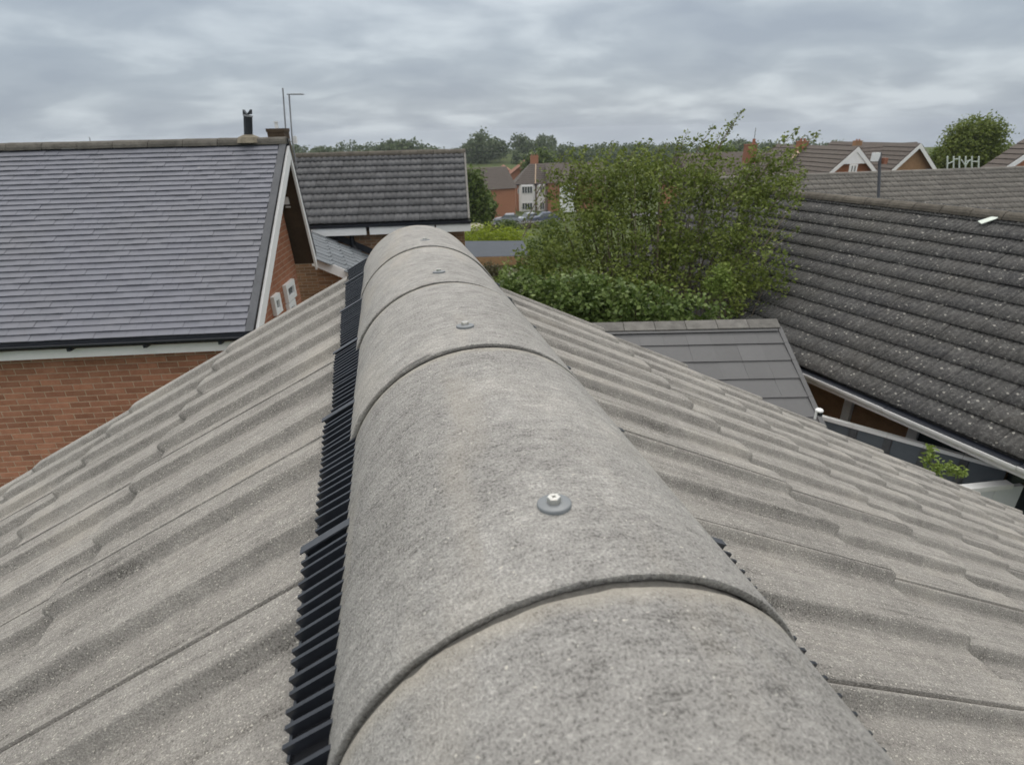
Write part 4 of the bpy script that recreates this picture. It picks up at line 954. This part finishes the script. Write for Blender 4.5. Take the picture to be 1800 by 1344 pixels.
# white aerial rods on its ridge
c5 = at_plane(1693, 296, R5, v5); ar = empty('aerial', c5, 'white multi rod aerial standing on the pale roof ridge', 'aerial')
s5 = 30/F0
for k, x in enumerate((1665, 1676, 1686, 1697, 1708, 1720)):
    p = at_plane(x, 299, R5, v5); mb = MB(); mb.tube([p, at_plane(x+.5, 275, R5, v5)], .028, 6); mb.build('rod', M['aerial'], ar)
def pp(x, y): return at_plane(x, y, R5, v5)
for seg in (((1666, 288), (1677, 283)), ((1676, 280), (1687, 279)), ((1690, 281), (1697, 291)), ((1697, 291), (1705, 281)), ((1697, 284), (1708, 281)), ((1708, 284), (1720, 284))):
    mb = MB(); mb.tube([pp(*seg[0]), pp(*seg[1])], .02, 5); mb.build('cross_rod', M['aerial'], ar)
# mast behind the lichened ridge
m0 = at(1544, 352, 17.2); m1 = at(1547, 268, 17.2)
ms = empty('mast', m0-Z*1.2, 'dark steel mast with white box at its top behind the lichened ridge', 'mast')
mb = MB(); mb.tube([m0-Z*1.2, m0, m1], .032, 8); mb.build('pole', M['darkpole'], ms)
bx = at(1539, 276, 17.2); mb = MB(); mb.obox(bx-Vector((.075, .05, .095)), (.15, 0, 0), (0, .1, 0), (0, 0, .19)); mb.build('box', M['white'], ms)
bx = at(1555, 281, 17.2); mb = MB(); mb.obox(bx-Vector((.05, .05, .09)), (.10, 0, 0), (0, .1, 0), (0, 0, .13)); mb.build('bracket', M['terra'], ms)
# white gabled houses behind
u6, v6 = frame(6)
a6 = at(1612, 252, 46); hw = 46/F0*47
hA, qA, _, _ = gable_house('gabled_house', 'brown brick gable house with white barge boards right of the mast', (a6+v6*4).xy, 6, 8, 2*hw, a6.z-hw*.98+7.6, a6.z+7.6, M['tan'], M['brownroof'], zbase=-7.6)
a7 = at(1503, 258, 44); hw = 44/F0*52
hB, qB, _, _ = gable_house('gabled_house', 'gable house with white clad gable and window left of the mast', (a7+v6*4).xy, 6, 8, 2*hw, a7.z-hw*.9+7.6, a7.z+7.6, M['redwall'], M['brownroof'], zbase=-7.6)
gw = at(1503, 274, 44); mb = MB(); k = 44/F0
mb.prism([gw-u6*30*k-Z*13*k-v6*.06, gw+u6*30*k-Z*13*k-v6*.06, gw+Z*13*k-v6*.06], v6*.05); mb.build('gable_cladding', M['render_white'], hB, origin=gw)
window(hB, at(1496, 298, 44)-v6*.12, u6, 14*k, 18*k, -v6, M['white'], .08, 3*k, 2)
# ridge joining the two, running parallel to the street
jr0, jr1 = at(1405, 263, 50), at(1612, 250, 49); jd = (jr1-jr0).normalized(); jb = Vector((-jd.y, jd.x, 0))
jn = empty('house', Vector((jr0.x+4, jr0.y+2, -7.6)), 'long brown roofed house with brick chimney between the loose tree and the gables', 'house')
upj = (jb*math.cos(R(33))+Z*math.sin(R(33)))
mb = MB(); nrow = 11
for i in range(nrow):
    e0 = jr0-upj*(.36*(i+1)); mb.prism([e0, e0+Z*.06, e0+upj*.36+Z*.02, e0+upj*.36], jr1-jr0)
mb.build('roof', M['brownroof'], jn)
mb = MB(); mb.prism([jr0-upj*3.7-Z*.1, jr0-Z*.2, jr0+jb*3.3-Z*2.3, jr0+jb*3.3-Z*6, jr0-upj*3.7-Z*4], jr1-jr0); mb.build('wall', M['redwall'], jn)
def chimney(parent, px, ptop, pbot, d, wpx, mat, pots=2):
    s = d/F0; c = at(px, pbot, d); h = (pbot-ptop)*s; w = wpx*s; u, v = frame(6)
    mb = MB(); mb.obox(c-u*w/2-v*w*.35-Z*.8, u*w, v*w*.7, Z*(h+.8)); o = mb.build('chimney', mat, parent, origin=c)
    mb = MB(); mb.obox(c-u*w*.55-v*w*.4+Z*h, u*w*1.1, v*w*.8, Z*h*.12); mb.build('chimney_cap', mat, o)
    for k in range(pots):
        p = c+u*w*((k+.5)/pots-.5)*.8+Z*h*1.12; mb = MB(); mb.tube([p, p+Z*h*.3], [w*.13, w*.10], 8); mb.build('chimney_pot', M['terra'], o)
    return o
chimney(jn, 1408, 251, 265, 50, 16, M['redwall'], 2); chimney(jn, 1506, 249, 257, 50, 12, M['tan'], 2)
mb = MB(); e0 = at(1404, 268, 49.8); mb.tube([e0, at(1388, 280, 49)], .12, 6); mb.build('hip_ridge', M['mortar'], jn)
# red chimney rising over the tree
cs = at(1320, 262, 60); chs = empty('house', Vector((cs.x, cs.y+3, gz(cs.x, cs.y))), 'house behind the loose tree with red chimney and tall pot', 'house')
chimney(chs, 1318, 256, 268, 60, 18, M['terra'], 0)
p = at(1324, 257, 60); mb = MB(); mb.tube([p, p+Z*.55], [.15, .12], 8); pt_ = mb.build('chimney_pot', M['terra'], chs, origin=p)
mb = MB(); mb.tube([p+Z*.5, p+Z*1.35], .03, 5); mb.build('pipe', M['pole'], chs, origin=p)
u8, v8 = frame(6); mb = MB(); b8 = cs+v8*3-Z*.3
mb.prism([b8-u8*5, b8-u8*5-v8*4-Z*2.6, b8-u8*5+v8*4-Z*2.6], u8*10); mb.build('roof', M['brownroof'], chs)
mb = MB(); mb.prism([b8-u8*4.8-v8*3.7-Z*2.7, b8+u8*4.8-v8*3.7-Z*2.7, b8+u8*4.8+v8*3.7-Z*2.7, b8-u8*4.8+v8*3.7-Z*2.7], Z*-5.5); mb.build('wall', M['redwall'], chs)
# house cut by the right frame edge
a9 = at(1856, 236, 34); hw = 34/F0*84
gable_house('gabled_house', 'red brick gable with white barge board at the far right edge', (a9+v6*.6).xy, 6, .5, 2*hw, a9.z-hw*.68+7.6, a9.z+7.6, M['redwall'], M['brownroof'], zbase=-7.6)


# white fronted semi-detached houses in the dip
d0 = 137; k0 = d0/F0; u0, v0 = frame(12)
def far(px, py, d=d0): return at(px, py, d)
gzz = far(940, 378).z
se = empty('semi_house', Vector((*far(940, 378).xy, gzz)), 'white fronted semi detached house with brown hipped roof and bay windows beyond the cars', 'house')
fl_, fr_ = far(907, 325), far(968, 322)
ud = (fr_-fl_); ud.z = 0; Wd_ = ud.length; ud.normalize(); vd = Vector((-ud.y, ud.x, 0)); zE = (fl_.z+fr_.z)/2; o0 = Vector((fl_.x, fl_.y, 0))
q = lambda s, t, z: o0+ud*s+vd*t+Z*z
mb = MB(); mb.prism([q(0, 0, gzz-2), q(Wd_, 0, gzz-2), q(Wd_, 8, gzz-2), q(0, 8, gzz-2)], Z*(zE-gzz+2)); mb.build('wall', M['redwall'], se)
hz = 3.3; mb = MB(); nrow = 10
ring = lambda f: [q(-.4+f*3.2, -.4+f*3.8, zE+hz*f), q(Wd_+.4-f*.2, -.4+f*3.8, zE+hz*f), q(Wd_+.4-f*.2, 8.4-f*3.8, zE+hz*f), q(-.4+f*3.2, 8.4-f*3.8, zE+hz*f)]
for i in range(nrow):
    a, b = ring(i/nrow), ring((i+1)/nrow)
    for j in range(4): mb.poly(a[j]+Z*.05, a[(j+1) % 4]+Z*.05, b[(j+1) % 4], b[j]); mb.poly(a[j]-Z*.02, a[(j+1) % 4]-Z*.02, a[(j+1) % 4]+Z*.05, a[j]+Z*.05)
mb.poly(*ring(1)); mb.poly(*[p+Z*-.03 for p in ring(0)][::-1]); mb.build('roof', M['brownroof'], se)
zf = gzz
for s0, bw_ in ((.5, 3.1), (3.85, 2.0)):
    mb = MB(); mb.prism([q(s0, -.01, zf-1), q(s0+.5, -.7, zf-1), q(s0+bw_-.5, -.7, zf-1), q(s0+bw_, -.01, zf-1)], Z*(zE-zf+.95)); bay = mb.build('bay', M['render_white'], se)
    for (z0, hh) in ((zE-.95, 1.3), (zf+1.4, 1.3)):
        c_ = q(s0+bw_/2, -.72, z0); window(bay, c_, ud, bw_-1.1, hh, -vd, M['white'], .06, .09, 4 if bw_ > 2.5 else 2)
for s0 in (.35, Wd_-.75): window(se, q(s0+.2, -.02, zE-1.2), ud, .5, .8, -vd, M['white'], .06, .08, 1)
mb = MB(); mb.tube([q(3.7, -.1, zf-1), q(3.7, -.1, zE)], .06, 6); mb.build('downpipe', M['gutter'], se)
mb = MB(); mb.obox(q(-.4, -.45, zE-.1), ud*(Wd_+.8), vd*.1, Z*.12); mb.build('gutter', M['gutter'], se)
cc = q(3.7, 4.2, zE+hz); mb = MB(); mb.obox(cc-ud*.75-Z*1.2, ud*1.5, vd*.8, Z*2.4); co2 = mb.build('chimney', M['redwall'], se, origin=cc)
mb = MB(); mb.obox(cc-ud*.82+vd*-.06+Z*1.2, ud*1.64, vd*.92, Z*.15); mb.build('chimney_cap', M['redwall'], co2)
for k in range(3): mb = MB(); p = cc+ud*(-.5+.5*k)+vd*.4+Z*1.35; mb.tube([p, p+Z*.35], [.13, .1], 7); mb.build('chimney_pot', M['terra'], co2)
mb = MB(); mb.tube([q(3.6, -.35, zE+.08), q(3.9, 3.3, zE+hz)], .10, 6); mb.build('valley_ridge', M['mortar'], se)
# second pair to the right, partly behind the loose tree
f2 = far(985, 322, 132)
s2 = empty('semi_house', Vector((f2.x, f2.y, gzz)), 'white bay of a red brick house partly hidden by the loose tree', 'house')
q2 = lambda s, t, z: Vector((f2.x, f2.y, 0))+ud*s+vd*t+Z*z
mb = MB(); mb.prism([q2(-2, 1, gzz-2), q2(8, 1, gzz-2), q2(8, 9, gzz-2), q2(-2, 9, gzz-2)], Z*(f2.z-gzz+2)); mb.build('wall', M['redwall'], s2)
mb = MB(); mb.prism([q2(-2.4, .6, f2.z), q2(-2.4, 5, f2.z+3.2), q2(-2.4, 9.4, f2.z)], ud*10.8); mb.build('roof', M['brownroof'], s2)
mb = MB(); mb.prism([q2(0, 1, gzz-1), q2(0, .2, gzz-1), q2(3, .2, gzz-1), q2(3, 1, gzz-1)], Z*(f2.z-gzz+.8)); by = mb.build('bay', M['render_white'], s2)
window(by, q2(1.4, .18, f2.z-1.1), ud, 2.0, 1.2, -vd, M['white'], .06, .1, 3)
# orange gabled houses further left
for (px, py, d, hwp, L, lab, wm_) in ((925, 284, 150, 42, 9, 'orange brick gabled house left of the white fronted pair', 'redwall'), (885, 293, 175, 38, 9, 'orange roofed house furthest back beside the wood', 'redwall')):
    a = at(px, py, d); hw = d/F0*hwp; g = gz(a.x, a.y)
    gable_house('gabled_house', lab, (a+v0*4.5).xy, 12, L, 2*hw, a.z-hw*.72-g, a.z-g, M[wm_], M['redroof'], False)
a = at(838, 330, 120); g = gz(a.x, a.y)
oo, qq, uu, vv_ = gable_house('gabled_house', 'low house with white window band half hidden by the dark green trees', (a+v0*5).xy, 80, 10, 9, a.z-g, a.z-g+3, M['redwall'], M['brownroof'], False)
for k in range(3): window(oo, at(828+k*9, 334, 119), Vector((1, 0, 0)), .7, .9, Vector((0, -1, 0)), M['white'], .1, .12, 1)

# parked cars
def car(px, py, d, az, paint, label):
    u, v = frame(az); c = at(px, py, d); o = empty('parked_car', c, label, 'car', 'cars parked in front of the far houses'); q = lambda s, t, z: c+u*s+v*t+Z*z
    body = [(-2.15, .32), (-2.12, .62), (-1.95, .80), (-1.0, .92), (1.35, .95), (2.05, .88), (2.15, .55), (2.12, .30), (1.6, .24), (-1.6, .24)]
    mb = MB(); mb.prism([q(s, -.88, z) for s, z in body], v*1.76); bo = mb.build('body', paint, o)
    cab = [(-1.05, .91), (-.45, 1.38), (.9, 1.44), (1.65, .94)]
    mb = MB(); lo = [q(s, -.80, z) for s, z in cab]; mb.prism([q(-1.05, -.82, .91), q(-.42, -.68, 1.36), q(.88, -.68, 1.40), q(1.65, -.82, .94)], v*1.5); mb.build('windows', M['glass'], o)
    mb = MB(); mb.prism([q(-.45, -.69, 1.36), q(-.35, -.66, 1.44), q(.82, -.66, 1.48), q(.95, -.69, 1.38)], v*1.4); mb.build('car_roof', paint, o)
    for s in (-1.35, 1.35):
        for t in (-.90, .72):
            mb = MB(); mb.tube([q(s, t, .32), q(s, t+.18, .32)], .32, 14); wh = mb.build('wheel', M['tyre'], o, origin=q(s, t, .32))
            mb = MB(); mb.tube([q(s, t-.012, .32), q(s, t, .32)], .19, 10); mb.build('rim', M['pole'], wh)
    for t in (-.75, .55):
        mb = MB(); mb.obox(q(-2.16, t, .58), u*.04, v*.22, Z*.13); mb.build('headlight', M['white'], o)
car(893, 393, 112, 20, M['paint_silver'], 'silver parked car at the left in front of the far houses')
car(930, 391, 116, -14, M['paint_silver'], 'pale grey parked car between the silver and the blue ones')
car(958, 390, 114, 5, M['paint_blue'], 'dark blue parked car at the right, next to the loose tree')

# ------------------------------------------------------------------ thin haze in the air
hm = bpy.data.materials.new('haze_air'); hm.use_nodes = True; ht = hm.node_tree; ht.nodes.clear()
ho = ht.nodes.new('ShaderNodeOutputMaterial'); hv = ht.nodes.new('ShaderNodeVolumePrincipled'); ht.links.new(hv.outputs[0], ho.inputs['Volume'])
hv.inputs['Color'].default_value = (.86, .92, 1, 1); hv.inputs['Density'].default_value = .0003; hv.inputs['Anisotropy'].default_value = .2
mb = MB(); mb.obox((-950, -320, -115), (1900, 0, 0), (0, 2150, 0), (0, 0, 121)); mb.build('haze', hm, origin=(0, 0, 0), kind='stuff')
